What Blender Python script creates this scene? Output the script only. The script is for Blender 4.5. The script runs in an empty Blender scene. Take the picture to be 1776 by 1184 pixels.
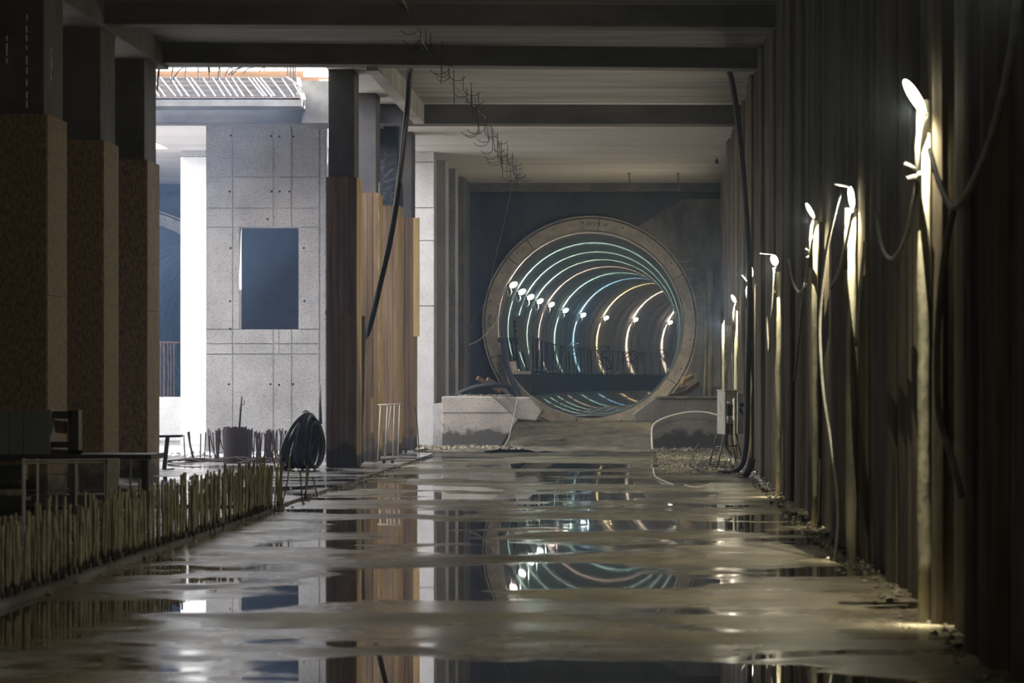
import bpy, math, random
from mathutils import Vector, Matrix
R = random.Random(7)
sc = bpy.context.scene
PI = math.pi
F = 5000.0          # focal length in pixels of the 1776 px wide frame
EYE = 1.7
HAZE = .0029
# ------------------------------------------------------------------ camera, sky, exposure
cd = bpy.data.cameras.new('camera'); cam = bpy.data.objects.new('camera', cd); sc.collection.objects.link(cam)
cam.location = (0, 0, EYE); cam.rotation_euler = (PI / 2, 0, 0)
cd.sensor_width = 36; cd.lens = F / 1776 * 36
cd.shift_x = -(1116 - 888) / 1776; cd.shift_y = (660 - 592) / 1776
cd.clip_end = 400; cd.clip_start = 0.5
cd.dof.use_dof = True; cd.dof.focus_distance = 74; cd.dof.aperture_fstop = 4
sc.camera = cam
w = bpy.data.worlds.new('sky'); sc.world = w; w.use_nodes = True
wn = w.node_tree.nodes; wn['Background'].inputs[0].default_value = (0.95, 0.965, 1.0, 1); wn['Background'].inputs[1].default_value = 10.5
sc.view_settings.view_transform = 'Standard'; sc.view_settings.look = 'None'; sc.view_settings.gamma = 1
sc.view_settings.use_curve_mapping = False; sc.view_settings.exposure = 0.08
sc.cycles.use_denoising = True
sc.cycles.max_bounces = 6; sc.cycles.diffuse_bounces = 5; sc.cycles.glossy_bounces = 3; sc.cycles.volume_bounces = 0
sc.cycles.sample_clamp_indirect = 6.0; sc.cycles.caustics_reflective = False
def portal(x0, x1, y0, y1, z):
    l = bpy.data.lights.new('sky_portal', 'AREA'); l.shape = 'RECTANGLE'; l.size = x1 - x0; l.size_y = y1 - y0
    l.cycles.is_portal = True
    o = bpy.data.objects.new('sky_portal', l); sc.collection.objects.link(o); o.location = ((x0 + x1) / 2, (y0 + y1) / 2, z)
sun = bpy.data.lights.new('sun', 'SUN'); sun.energy = 52; sun.color = (1, .95, .88); sun.angle = .01
suno = bpy.data.objects.new('sun', sun); C0 = sc.collection; C0.objects.link(suno); suno.rotation_euler = (-Vector((-.55, -.25, -.8))).to_track_quat('Z', 'Y').to_euler()
portal(-24, -5.97, 54.3, 61.3, 7.7)
portal(-22, -12.1, 64, 73.4, 7.7)
portal(-9.9, -6.3, 66.5, 73.1, 7.7)

# ------------------------------------------------------------------ helpers
C = sc.collection
def P(x, y, Y): return Vector(((x - 1116) * Y / F, Y, (660 - y) * Y / F + EYE))
class MB:
    def __init__(s): s.v = []; s.f = []; s.sm = []
    def add(s, vs, fs, smooth=False):
        n = len(s.v); s.v += [tuple(p) for p in vs]
        for f in fs: s.f.append([n + i for i in f]); s.sm.append(smooth)
        return s
    def box(s, x0, x1, y0, y1, z0, z1):
        vs = [(x, y, z) for z in (z0, z1) for y in (y0, y1) for x in (x0, x1)]
        return s.add(vs, [(0, 2, 3, 1), (4, 5, 7, 6), (0, 1, 5, 4), (2, 6, 7, 3), (0, 4, 6, 2), (1, 3, 7, 5)])
    def cbox(s, c, sx, sy, sz, M=None):
        M = M or Matrix(); c = Vector(c)
        vs = [c + M.to_3x3() @ Vector((x * sx / 2, y * sy / 2, z * sz / 2)) for z in (-1, 1) for y in (-1, 1) for x in (-1, 1)]
        return s.add(vs, [(0, 2, 3, 1), (4, 5, 7, 6), (0, 1, 5, 4), (2, 6, 7, 3), (0, 4, 6, 2), (1, 3, 7, 5)])
    def prism(s, pts, d):                # pts: outline, extruded by vector d
        n = len(pts); a = [Vector(p) for p in pts]; d = Vector(d)
        return s.add(a + [p + d for p in a], [tuple(range(n)), tuple(range(2 * n - 1, n - 1, -1))] + [(i, i + n, (i + 1) % n + n, (i + 1) % n) for i in range(n)])
    def tube(s, path, r, n=6, caps=True):
        pts = [Vector(p) for p in path]; m = len(pts); vs = []; fs = []
        u = None
        for i, p in enumerate(pts):
            t = (pts[min(i + 1, m - 1)] - pts[max(i - 1, 0)]).normalized()
            if u is None: u = t.orthogonal().normalized()
            u = (u - t * u.dot(t)); u = u.normalized() if u.length > 1e-6 else t.orthogonal().normalized()
            v = t.cross(u); rr = r[i] if isinstance(r, (list, tuple)) else r
            for k in range(n):
                a = 2 * PI * k / n; vs.append(p + (u * math.cos(a) + v * math.sin(a)) * rr)
        for i in range(m - 1):
            for k in range(n): fs.append((i * n + k, i * n + (k + 1) % n, (i + 1) * n + (k + 1) % n, (i + 1) * n + k))
        s.add(vs, fs, n > 5)
        if caps:
            b = len(s.v) - m * n
            s.f.append([b + k for k in range(n)][::-1]); s.sm.append(False)
            s.f.append([b + (m - 1) * n + k for k in range(n)]); s.sm.append(False)
        return s
    def lathe(s, prof, c, axis=(0, 0, 1), n=12):   # prof: (radius, height) along axis
        ax = Vector(axis).normalized(); u = ax.orthogonal().normalized(); v = ax.cross(u); c = Vector(c); vs = []; fs = []
        for r, h in prof:
            for k in range(n):
                a = 2 * PI * k / n; vs.append(c + ax * h + (u * math.cos(a) + v * math.sin(a)) * r)
        for i in range(len(prof) - 1):
            for k in range(n): fs.append((i * n + k, i * n + (k + 1) % n, (i + 1) * n + (k + 1) % n, (i + 1) * n + k))
        return s.add(vs, fs, True)
    def ell(s, c, axis, L, r, n=12):
        return s.lathe([(max(r * math.sin(a), 1e-4), -L / 2 * math.cos(a)) for a in [PI * i / 10 for i in range(11)]], c, axis, n)
    def build(s, name, m, parent=None, bevel=0, loc=None):
        me = bpy.data.meshes.new(name); o = bpy.data.objects.new(name, me); C.objects.link(o)
        off = Vector((0, 0, 0))
        if parent is not None: o.parent = parent; off = wloc(parent)
        elif loc is not None: o.location = loc; off = Vector(loc)
        me.from_pydata([tuple(Vector(p) - off) for p in s.v], [], s.f)
        for p, q in zip(me.polygons, s.sm): p.use_smooth = q
        me.materials.append(m); me.validate()
        if bevel:
            b = o.modifiers.new('bevel', 'BEVEL'); b.width = bevel; b.segments = 2; b.limit_method = 'ANGLE'
        return o
def wloc(o):
    l = Vector(o.location)
    while o.parent: o = o.parent; l = l + Vector(o.location)
    return l
def tag(o, label, cat, group=None, kind=None):
    if label: o['label'] = label
    if cat: o['category'] = cat
    if group: o['group'] = group
    if kind: o['kind'] = kind
    return o
def empty(name, loc, label=None, cat=None, group=None, kind=None):
    o = bpy.data.objects.new(name, None); C.objects.link(o); o.location = loc; o.empty_display_size = .1
    return tag(o, label, cat, group, kind)
def struct(o): o['kind'] = 'structure'; return o
def spline(pts, n=6):
    p = [Vector(q) for q in pts]; p = [p[0] * 2 - p[1]] + p + [p[-1] * 2 - p[-2]]; out = []
    for i in range(1, len(p) - 2):
        for k in range(n):
            t = k / n; a, b, c, d = p[i - 1], p[i], p[i + 1], p[i + 2]
            out.append(.5 * ((2 * b) + (c - a) * t + (2 * a - 5 * b + 4 * c - d) * t * t + (3 * b - a - 3 * c + d) * t ** 3))
    return out + [p[-2]]

# ------------------------------------------------------------------ materials
def mat(name, col, rough=.8, var=.25, scale=2.0, stretch=(1, 1, 1), bump=.3, bscale=30, metal=0, col2=None, spec=.5, detail=6, stain=None, speck=0):
    m = bpy.data.materials.new(name); m.use_nodes = True; nt = m.node_tree; N = nt.nodes; L = nt.links
    b = N['Principled BSDF']; b.inputs['Roughness'].default_value = rough; b.inputs['Metallic'].default_value = metal
    b.inputs['Specular IOR Level'].default_value = spec
    g = N.new('ShaderNodeNewGeometry'); mp = N.new('ShaderNodeMapping'); mp.inputs['Scale'].default_value = stretch
    L.new(g.outputs['Position'], mp.inputs[0])
    n1 = N.new('ShaderNodeTexNoise'); n1.inputs['Scale'].default_value = scale; n1.inputs['Detail'].default_value = detail; n1.inputs['Roughness'].default_value = .65
    L.new(mp.outputs[0], n1.inputs[0])
    r = N.new('ShaderNodeValToRGB'); L.new(n1.outputs[0], r.inputs[0])
    c2 = col2 or tuple(c * (1 - var * 1.6) for c in col); c1 = tuple(min(1, c * (1 + var * .5)) for c in col)
    r.color_ramp.elements[0].position = .36; r.color_ramp.elements[0].color = (*c2, 1)
    r.color_ramp.elements[1].position = .62; r.color_ramp.elements[1].color = (*c1, 1)
    out = r.outputs[0]
    if speck:
        n3 = N.new('ShaderNodeTexNoise'); n3.inputs['Scale'].default_value = 22; n3.inputs['Detail'].default_value = 3
        L.new(g.outputs['Position'], n3.inputs[0])
        r3 = N.new('ShaderNodeValToRGB'); r3.color_ramp.elements[0].position = .35; r3.color_ramp.elements[0].color = (1 - speck,) * 3 + (1,); r3.color_ramp.elements[1].position = .5
        L.new(n3.outputs[0], r3.inputs[0])
        mx = N.new('ShaderNodeMix'); mx.data_type = 'RGBA'; mx.blend_type = 'MULTIPLY'; mx.inputs[0].default_value = 1
        L.new(out, mx.inputs[6]); L.new(r3.outputs[0], mx.inputs[7]); out = mx.outputs[2]
    if stain:   # (height, colour): splashed stain from the ground up to about that height
        sp = N.new('ShaderNodeSeparateXYZ'); L.new(g.outputs['Position'], sp.inputs[0])
        n4 = N.new('ShaderNodeTexNoise'); n4.inputs['Scale'].default_value = 3; n4.inputs['Detail'].default_value = 5; L.new(g.outputs['Position'], n4.inputs[0])
        ma = N.new('ShaderNodeMath'); ma.operation = 'MULTIPLY_ADD'; ma.inputs[1].default_value = -stain[0] * 2.4; L.new(n4.outputs[0], ma.inputs[0]); L.new(sp.outputs[2], ma.inputs[2])
        mr = N.new('ShaderNodeMapRange'); mr.inputs[1].default_value = -.35 * stain[0]; mr.inputs[2].default_value = 0; mr.inputs[3].default_value = 1; mr.inputs[4].default_value = 0
        L.new(ma.outputs[0], mr.inputs[0])
        mx = N.new('ShaderNodeMix'); mx.data_type = 'RGBA'; L.new(mr.outputs[0], mx.inputs[0]); L.new(out, mx.inputs[6]); mx.inputs[7].default_value = (*stain[1], 1); out = mx.outputs[2]
    L.new(out, b.inputs['Base Color'])
    if bump:
        n2 = N.new('ShaderNodeTexNoise'); n2.inputs['Scale'].default_value = bscale; n2.inputs['Detail'].default_value = 4
        L.new(mp.outputs[0], n2.inputs[0]); bp = N.new('ShaderNodeBump'); bp.inputs['Strength'].default_value = bump; bp.inputs['Distance'].default_value = .02
        L.new(n2.outputs[0], bp.inputs['Height']); L.new(bp.outputs[0], b.inputs['Normal'])
    return m
def emit(name, col, s):
    m = bpy.data.materials.new(name); m.use_nodes = True; nt = m.node_tree
    e = nt.nodes.new('ShaderNodeEmission'); e.inputs[0].default_value = (*col, 1); e.inputs[1].default_value = s
    nt.links.new(e.outputs[0], nt.nodes['Material Output'].inputs[0]); return m
M = {}
M['conc'] = mat('pale_concrete', (.42, .41, .41), .75, .18, 1.1, bump=.25, bscale=12, speck=.35)
M['conc_d'] = mat('dark_concrete', (.16, .155, .155), .8, .3, .9, bump=.3, bscale=9)
M['upst'] = mat('warm_grey_upstand', (.10, .094, .086), .8, .25, 2, bump=.4, bscale=6)  # warm dark grey tone for the ledge and upstand
M['shaft'] = mat('shaft_concrete', (.085, .08, .08), .8, .25, 1.2, bump=.3, bscale=9)
M['near_black'] = mat('near_black_concrete', (.016, .015, .015), .8, .3, 4, bump=.3)  # near-black tone behind the rebar cage and on the left far wall
M['pier_w'] = mat('daylit_pier_concrete', (.53, .52, .53), .7, .1, 1.0, bump=.2, bscale=10, speck=.15)  # daylight on the front piers is put into this paler colour
M['ceil_n'] = mat('shaded_ceiling_concrete', (.125, .12, .122), .7, .4, .8, (.25, 3.0, 1), bump=.3, bscale=5)  # near ceiling, its dimness put into the colour
M['ceil_f'] = mat('daylit_ceiling_concrete', (.62, .60, .59), .7, .12, .8, (.12, .7, 1), bump=.2, bscale=5)  # far ceiling, bounced daylight put into the brighter colour
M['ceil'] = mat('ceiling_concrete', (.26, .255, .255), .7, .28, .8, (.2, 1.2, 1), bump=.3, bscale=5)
M['beam'] = mat('beam_concrete', (.105, .10, .10), .8, .3, 1.2, (.4, 1, 1), bump=.3, bscale=8)
M['wallp'] = mat('panel_concrete', (.40, .385, .38), .7, .12, 1.3, bump=.3, bscale=14, speck=.3)
M['col_w'] = mat('daylit_white_concrete', (.72, .72, .73), .7, .1, 1.0, bump=.2, bscale=10, speck=.15)  # daylight whiteness of the column and second low wall put into the colour
M['block'] = mat('block_concrete', (.48, .44, .41), .8, .15, 1.5, bump=.5, bscale=12, speck=.3, stain=(.42, (.09, .085, .075)))
M['block_d'] = mat('darker_block_concrete', (.27, .255, .225), .8, .15, 1.5, bump=.5, bscale=12, speck=.3, stain=(.42, (.06, .056, .05)))  # darker block tone for the right low wall
M['ring'] = mat('segment_concrete', (.5, .47, .42), .8, .2, 2.5, bump=.3, bscale=15, speck=.25)
M['lining'] = mat('lining_concrete', (.36, .37, .36), .8, .14, 1.5, bump=.04, bscale=8, speck=.2)
M['back'] = mat('back_wall_concrete', (.06, .062, .06), .8, .35, .8, (1, 1, .35), bump=.4, bscale=7)
M['back_r'] = mat('back_wall_shotcrete', (.20, .20, .17), .8, .4, 1.0, (1, 1, .5), bump=.6, bscale=7)
M['osb'] = mat('osb_board', (.225, .15, .078), .75, .35, 26, (1, 1, .45), bump=.2, bscale=40, detail=2, stain=(.3, (.03, .026, .022)))
M['plank'] = mat('weathered_plank', (.20, .125, .068), .7, .28, 9, (1, 1, .06), bump=.2, bscale=30, stain=(.45, (.045, .036, .028)))
M['plank2'] = mat('brown_plank', (.155, .095, .05), .7, .22, 9, (1, 1, .06), bump=.2, bscale=30, stain=(.45, (.045, .036, .028)))
M['plank_y'] = mat('pale_yellow_plank', (.48, .34, .15), .65, .15, 9, (1, 1, .06), bump=.15, bscale=30, stain=(.3, (.05, .04, .03)))
M['timber'] = mat('orange_timber', (.13, .065, .027), .7, .2, 6, (.2, 1, 1), bump=.1)
M['blackwrap'] = mat('navy_wrapping', (.012, .018, .035), .35, .3, 6, bump=.9, bscale=8)
M['rebar_rust'] = mat('rusty_rebar', (.04, .024, .021), .7, .3, 20, bump=.3, bscale=80)
M['rebar_mud'] = mat('mud_caked_rebar', (.33, .285, .19), .6, .35, 12, (1, 1, .5), bump=.4, bscale=60, stain=(.12, (.04, .035, .025)))
M['rebar_gal'] = mat('galvanised_bar', (.07, .07, .074), .5, .15, 20, metal=.0, bump=0)
M['black'] = mat('black_rubber', (.012, .017, .028), .62, .2, 5, bump=.2)
M['hose'] = mat('dusty_rubber_hose', (.035, .036, .042), .5, .4, 6, bump=.3)
M['blue'] = mat('blue_hose', (.10, .13, .24), .5, .3, 6, bump=.3)
M['grey'] = mat('grey_painted_metal', (.13, .14, .13), .5, .12, 3, bump=.05)
M['ggreen'] = mat('grey_green_cabinet', (.30, .36, .34), .5, .1, 3, bump=.05)
M['boxw'] = mat('cream_painted_steel', (.46, .44, .36), .5, .2, 5, bump=.1, speck=.3)
M['steel'] = mat('dull_steel', (.2, .2, .2), .45, .3, 8, metal=.5, bump=.1)
M['dsteel'] = mat('dark_steel', (.028, .026, .028), .5, .3, 8, bump=.1)
M['deck'] = mat('dark_deck_skirt', (.035, .042, .055), .7, .3, 2, bump=.2)
M['hold'] = mat('lamp_holder_plastic', (.07, .067, .055), .7, .1, 4, bump=0)
M['pale'] = mat('pale_plastic', (.5, .5, .465), .6, .12, 4, bump=.1)
M['white'] = mat('white_cable', (.72, .70, .62), .45, .1, 5, bump=0)
M['film'] = mat('white_film', (.62, .68, .85), .3, .05, 4, bump=0)
M['cable'] = mat('dirty_grey_cable', (.22, .21, .17), .6, .25, 4, bump=.1)
M['strip'] = mat('pale_lamplit_edge', (.40, .38, .27), .6, .35, 2.5, (1, 1, .35), bump=.5, bscale=18)  # lamp streak brightness put into the pile edges; also pale bar stubs and seams
M['mudp'] = mat('pale_mud', (.24, .215, .155), .55, .4, 2.2, bump=.8, bscale=9)
M['dark_hole'] = mat('black_recess', (.01, .01, .01), .9, 0, 1, bump=0)
M['fence'] = mat('white_sheet_fence', (.8, .82, .84), .6, .05, 2, bump=0)
M['pit'] = mat('pile_concrete', (.12, .10, .068), .85, .45, 2.2, (1, 1, .16), spec=.15, bump=.7, bscale=9)
M['paint'] = mat('black_stencil_paint', (.03, .03, .03), .8, .1, 4, bump=0)
def floor_mat(name, base, wet_hi, thr):
    m = bpy.data.materials.new(name); m.use_nodes = True; nt = m.node_tree; N = nt.nodes; L = nt.links; b = N['Principled BSDF']
    g = N.new('ShaderNodeNewGeometry')
    def noise(sx, sy, det, rough=.6):
        mp = N.new('ShaderNodeMapping'); mp.inputs['Scale'].default_value = (sx, sy, 1); L.new(g.outputs['Position'], mp.inputs[0])
        n = N.new('ShaderNodeTexNoise'); n.inputs['Scale'].default_value = 1; n.inputs['Detail'].default_value = det; n.inputs['Roughness'].default_value = rough
        L.new(mp.outputs[0], n.inputs[0]); return n.outputs[0]
    def ramp(i, stops):
        r = N.new('ShaderNodeValToRGB'); L.new(i, r.inputs[0]); e = r.color_ramp.elements
        while len(e) < len(stops): e.new(.5)
        for q, (p, v) in zip(e, stops): q.position = p; q.color = (v, v, v, 1) if not isinstance(v, tuple) else (*v, 1)
        return r.outputs[0]
    pud = noise(.28, .34, 5, .55)
    mask = ramp(pud, [(thr, 0.0), (thr + .05, 1.0)])         # 0 = standing water, 1 = wet mud
    rr = N.new('ShaderNodeMix'); rr.data_type = 'FLOAT'; L.new(mask, rr.inputs[0]); rr.inputs[2].default_value = .015
    rv = N.new('ShaderNodeMapRange'); L.new(noise(.5, .9, 4), rv.inputs[0]); rv.inputs[1].default_value = .35; rv.inputs[2].default_value = .65; rv.inputs[3].default_value = .16; rv.inputs[4].default_value = wet_hi
    L.new(rv.outputs[0], rr.inputs[3]); L.new(rr.outputs[0], b.inputs['Roughness'])
    cr = ramp(noise(1.2, .8, 6), [(.35, tuple(c * .5 for c in base)), (.65, tuple(c * 1.4 for c in base))])
    cm = N.new('ShaderNodeMix'); cm.data_type = 'RGBA'; L.new(mask, cm.inputs[0]); cm.inputs[6].default_value = (base[0] * .25, base[1] * .25, base[2] * .25, 1); L.new(cr, cm.inputs[7])
    L.new(cm.outputs[2], b.inputs['Base Color'])
    bp = N.new('ShaderNodeBump'); bp.inputs['Distance'].default_value = .01; L.new(noise(5, 5, 5), bp.inputs['Height'])
    ms = N.new('ShaderNodeMath'); ms.operation = 'MULTIPLY'; ms.inputs[1].default_value = .12; L.new(mask, ms.inputs[0]); L.new(ms.outputs[0], bp.inputs['Strength'])
    L.new(bp.outputs[0], b.inputs['Normal']); return m
M['floor'] = floor_mat('wet_muddy_floor', (.27, .24, .165), .46, .457)
M['slab'] = floor_mat('wet_raised_slab', (.16, .155, .15), .34, .44)

# ------------------------------------------------------------------ the setting
CZ = 5.9 + EYE                     # underside of the ceiling slab
floor = struct(empty('floor', (0, 0, 0)))
MB().box(-26, 3.4, -12, 90, -.4, 0).build('floor_slab', M['floor'], floor)
MB().prism([(-26, 38.4, 0), (-4.85, 38.4, 0), (-4.78, 66, 0), (-26, 66, 0)], (0, 0, .05)).build('raised_slab', M['slab'], floor)
MB().prism([(-26, 66, 0), (-6.1, 66, 0), (-6.1, 86.3, 0), (-26, 86.3, 0)], (0, 0, .05)).build('raised_slab', M['conc'], floor)
ceiling = struct(empty('ceiling', (0, 0, CZ)))
T = CZ + .5
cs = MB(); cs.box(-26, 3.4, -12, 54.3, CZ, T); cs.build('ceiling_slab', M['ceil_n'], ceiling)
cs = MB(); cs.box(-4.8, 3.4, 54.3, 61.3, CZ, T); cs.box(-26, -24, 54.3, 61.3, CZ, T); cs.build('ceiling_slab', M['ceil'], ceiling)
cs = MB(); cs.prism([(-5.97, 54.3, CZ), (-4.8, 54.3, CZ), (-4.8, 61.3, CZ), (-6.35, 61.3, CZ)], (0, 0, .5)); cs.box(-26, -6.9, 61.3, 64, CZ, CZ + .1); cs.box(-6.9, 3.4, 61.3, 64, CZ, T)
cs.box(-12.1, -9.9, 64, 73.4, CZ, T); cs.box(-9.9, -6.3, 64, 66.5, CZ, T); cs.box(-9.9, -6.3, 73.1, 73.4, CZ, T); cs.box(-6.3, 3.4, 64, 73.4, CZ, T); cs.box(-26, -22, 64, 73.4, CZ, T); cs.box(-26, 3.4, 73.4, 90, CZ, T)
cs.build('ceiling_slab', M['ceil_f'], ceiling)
def beam(x0, y0, x1, y1, d, zb, zt, m='beam', name='beam'):   # front edge from (x0,y0) to (x1,y1), depth d
    return MB().prism([(x0, y0, zb), (x1, y1, zb), (x1, y1 + d, zb), (x0, y0 + d, zb)], (0, 0, zt - zb)).build(name, M[m], ceiling, bevel=.02)
b1 = beam(-26, 48.8, 2.3, 51.4, .55, 5.56 + EYE, CZ + .02)
b2 = beam(-26, 61.0, 2.3, 61.7, .6, 5.48 + EYE, CZ + .02)
MB().prism([(-4.90, 51.0, 5.48 + EYE), (-4.68, 51.0, 5.48 + EYE), (-4.68, 61.6, 5.48 + EYE), (-4.90, 61.6, 5.48 + EYE)], (0, 0, .44)).build('beam', M['conc'], ceiling)
beam(-26, 44.2, 2.3, 45.4, .5, 5.56 + EYE, CZ + .02)
beam(-9.2, 14, -8.4, 14, 37, 5.5 + EYE, CZ + .02)
for q, yy in enumerate((12, 23, 34)): beam(-26, yy, 2.3, yy + .6, .5, 5.56 + EYE, CZ + .02)
# bent black bars sticking out under the first beam, over the opening
for i, (x, y2, dx) in enumerate([(257, 158, 2), (262, 152, 8), (275, 160, -3), (277, 156, -3), (300, 142, -3), (318, 138, -19), (322, 140, 0), (343, 142, 2), (361, 140, 3), (363, 140, 1), (380, 139, -2), (381, 138, 2),
        (400, 132, -10), (402, 131, 0), (418, 130, -22), (421, 131, -20), (440, 127, -19), (462, 124, -12), (461, 123, -3), (484, 122, -9), (503, 119, -11)]):
    Y = 54.5
    MB().tube([P(x, 108, Y), P(x, 116, Y), P(x + dx * .5, (112 + y2) / 2 - 1, Y + .05), P(x + dx, y2, Y)], .011, 5).build('bent_bar', M['dsteel'], b1)
# ledge on the second beam, fresh concrete, open side up, with its rebar cage
led = MB().prism([P(180, 184, 60.0), P(523, 184, 60.4), P(523, 184, 60.4) + Vector((0, .9, 0)), P(180, 184, 60.0) + Vector((0, .9, 0))], (0, 0, .135)); led.build('beam_ledge', M['upst'], ceiling)
MB().box(-15, -5.62, 61.3, 61.6, CZ, CZ + .12).build('kerb', M['conc_d'], ceiling)
MB().prism([P(523, 140, 61.2), P(523, 213, 61.2), P(655, 213, 61.3), P(655, 140, 61.3)], (0, 1.4, 0)).build('upstand', M['upst'], ceiling)
MB().prism([P(514, 134, 62.6), P(524, 172, 60.6), P(524, 182, 60.6), P(514, 184, 62.6)], (.08, 0, 0)).build('upstand_side', M['upst'], ceiling)
ZB = P(0, 134, 63.8).z
MB().prism([(-24, 63.8, CZ), (-7.6, 63.8, CZ), (-7.6, 63.8, ZB), (-24, 63.8, ZB)], (0, .3, 0)).build('upstand_wall', M['near_black'], ceiling)
cage = empty('rebar_cage', P(380, 168, 61.2), 'open cage of bright slanting bars on the edge of the cut slab', 'rebar')
x = 225
while x < 512:
    x += R.choice((10, 11, 12, 16, 18, 5)); y0 = 167.5 + R.uniform(-1, 1); lean = R.uniform(19, 27)
    MB().tube([P(x, y0, 61.0), P(x - lean, 135.5 + R.uniform(-1, 1), 62.9)], .017, 5).build('stirrup', M['rebar_gal'], cage)
for y, Y in ((169, 61), (166, 61.4), (148, 62.2), (141, 62.6), (134, 63), (157, 61.8)):
    MB().tube([P(180, y, Y), P(518, y + .5, Y)], .014, 5).build('long_bar', M['rebar_rust'], cage)
MB().tube([P(497, 134, 61.6), P(525, 153, 61.2)], .022, 5).build('stirrup', M['rebar_gal'], cage)
for x in (498, 503, 508, 512):
    MB().tube([P(x, 100, 62.6), P(x + 1, 136, 62.6)], .02, 5).build('upright_bar', M['rebar_rust'], cage)
tb = MB().box(-15, -7.55, 64.0, 64.12, ZB, P(0, 123, 64).z)
tb = tb.build('edge_board', M['timber'], None, loc=(-11, 64, ZB)); tag(tb, 'orange timber board edging the roof opening behind the rebar cage', 'board')
t2 = MB().prism([P(517, 133, 62.7), P(650, 135, 62.7), P(650, 141, 62.7), P(517, 140, 62.7)], (0, .2, 0)).build('edge_board', M['timber'], None, loc=P(550, 140, 62.7)); tag(t2, 'short timber board on top of the grey upstand right of the rebar cage', 'board')
fz = P(0, 128, 66).z
fence = empty('site_fence', (-11, 66, fz), 'white sheet fence standing in daylight above the roof opening', 'fence')
xx = -15.0
while xx < -5.2:
    MB().box(xx, xx + .14, 66.0, 66.02, fz, fz + 2).build('fence_sheet', M['fence'], fence); xx += .155
for xx in (-14.4, -12.2, -10.0, -8.3, -7.2): MB().box(xx, xx + .05, 65.9, 65.96, fz - .2, fz + 2.2).build('fence_post', M['steel'], fence)
for zz in (fz + .12, fz + .22): MB().box(-15, -6.6, 65.93, 65.96, zz, zz + .03).build('fence_rail', M['steel'], fence)
# left, near and far walls
struct(MB().box(-26.4, -26, -12, 90, 0, CZ).build('wall_left', M['conc_d']))
struct(MB().box(-26, 3.4, -12.4, -12, 0, CZ).build('wall_front', M['conc_d']))
# far wall, with the two tunnel mouths cut out
YB = 86.4; RO, RI = 3.17, 2.82
C1 = Vector((-1.6, YB, 1.70 + EYE)); C2 = Vector((-15.3, YB, 1.95 + EYE))
def wall_hole(x0, x1, z0, z1, c, r, n=48):
    mb = MB(); ang = [2 * PI * k / n for k in range(n)]
    def out(a):
        dx, dz = math.cos(a), math.sin(a)
        t = min([(x1 - c.x) / dx if dx > 1e-6 else 1e9, (x0 - c.x) / dx if dx < -1e-6 else 1e9, (z1 - c.z) / dz if dz > 1e-6 else 1e9, (z0 - c.z) / dz if dz < -1e-6 else 1e9])
        return (c.x + dx * t, YB, c.z + dz * t)
    cor = sorted([math.atan2(z - c.z, x - c.x) % (2 * PI) for x in (x0, x1) for z in (z0, z1)])
    ang = sorted(ang + cor); n = len(ang)
    vs = [(c.x + r * math.cos(a), YB, c.z + r * math.sin(a)) for a in ang] + [out(a) for a in ang]
    mb.add(vs, [(i, (i + 1) % n, (i + 1) % n + n, i + n) for i in range(n)])
    return mb
bw = struct(empty('wall_back', (0, YB, 0)))
wall_hole(-5.75, 3.2, 0, CZ, C1, RO - .05).build('far_wall_face', M['back'], bw)
wall_hole(-26, -5.75, 0, CZ, C2, RO - .05).build('far_wall_face', M['near_black'], bw)
# paler sprayed patch right of the tunnel mouth and a shallow ledge line above it
pts = []
for k in range(13):
    a = -.62 + k * .145; pts.append((C1.x + (RO + .05) * math.cos(a), YB - .06, C1.z + (RO + .05) * math.sin(a)))
pts += [(1.2, YB - .06, P(0, 345, YB).z), (2.45, YB - .06, P(0, 345, YB).z), (2.45, YB - .06, pts[0][2])]
MB().prism(pts, (0, .05, 0)).build('sprayed_patch', M['back_r'], bw)
for q, (x, y0, y1, wd) in enumerate([(1231, 470, 688, .1), (1222, 500, 690, .05)]):
    MB().tube([P(x, y0, YB - .1), P(x + 2, (y0 + y1) / 2, YB - .1), P(x - 1, y1, YB - .1)], wd, 6).build('grout_seam', M['strip'], bw)
MB().box(-5.3, 2.42, YB - .35, YB, P(0, 332, YB - .3).z, CZ).build('head_beam', M['conc_d'], bw)
for k in range(15):           # bar stubs round the right side of the mouth
    a = -.45 + k * .088; c = Vector((C1.x + 3.25 * math.cos(a), YB - .05, C1.z + 3.25 * math.sin(a)))
    MB().tube([c, c + Vector((.27, -.1, .02)), c + Vector((.3, -.12, .1))], .013, 5).build('bar_stub', M['strip'], bw)
earth = MB()
earth.box(-30, 20, 89.5, 180, -2, -1); earth.box(-30, 20, 89.5, 180, 9.5, 10); earth.box(-30.4, -30, 86, 180, -2, 10); earth.box(20, 20.4, 86, 180, -2, 10); earth.box(-30, 20, 180, 180.4, -2, 10)
earth.box(-30, -26, 86.5, 86.9, -2, 10); earth.box(3.2, 20, 86.5, 86.9, -2, 10); earth.box(-30, 20, 86.5, 89.6, 8.15, 10); earth.box(-30, 20, 86.5, 89.6, -2, -.42)
struct(earth.build('wall_earth', M['back']))
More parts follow.
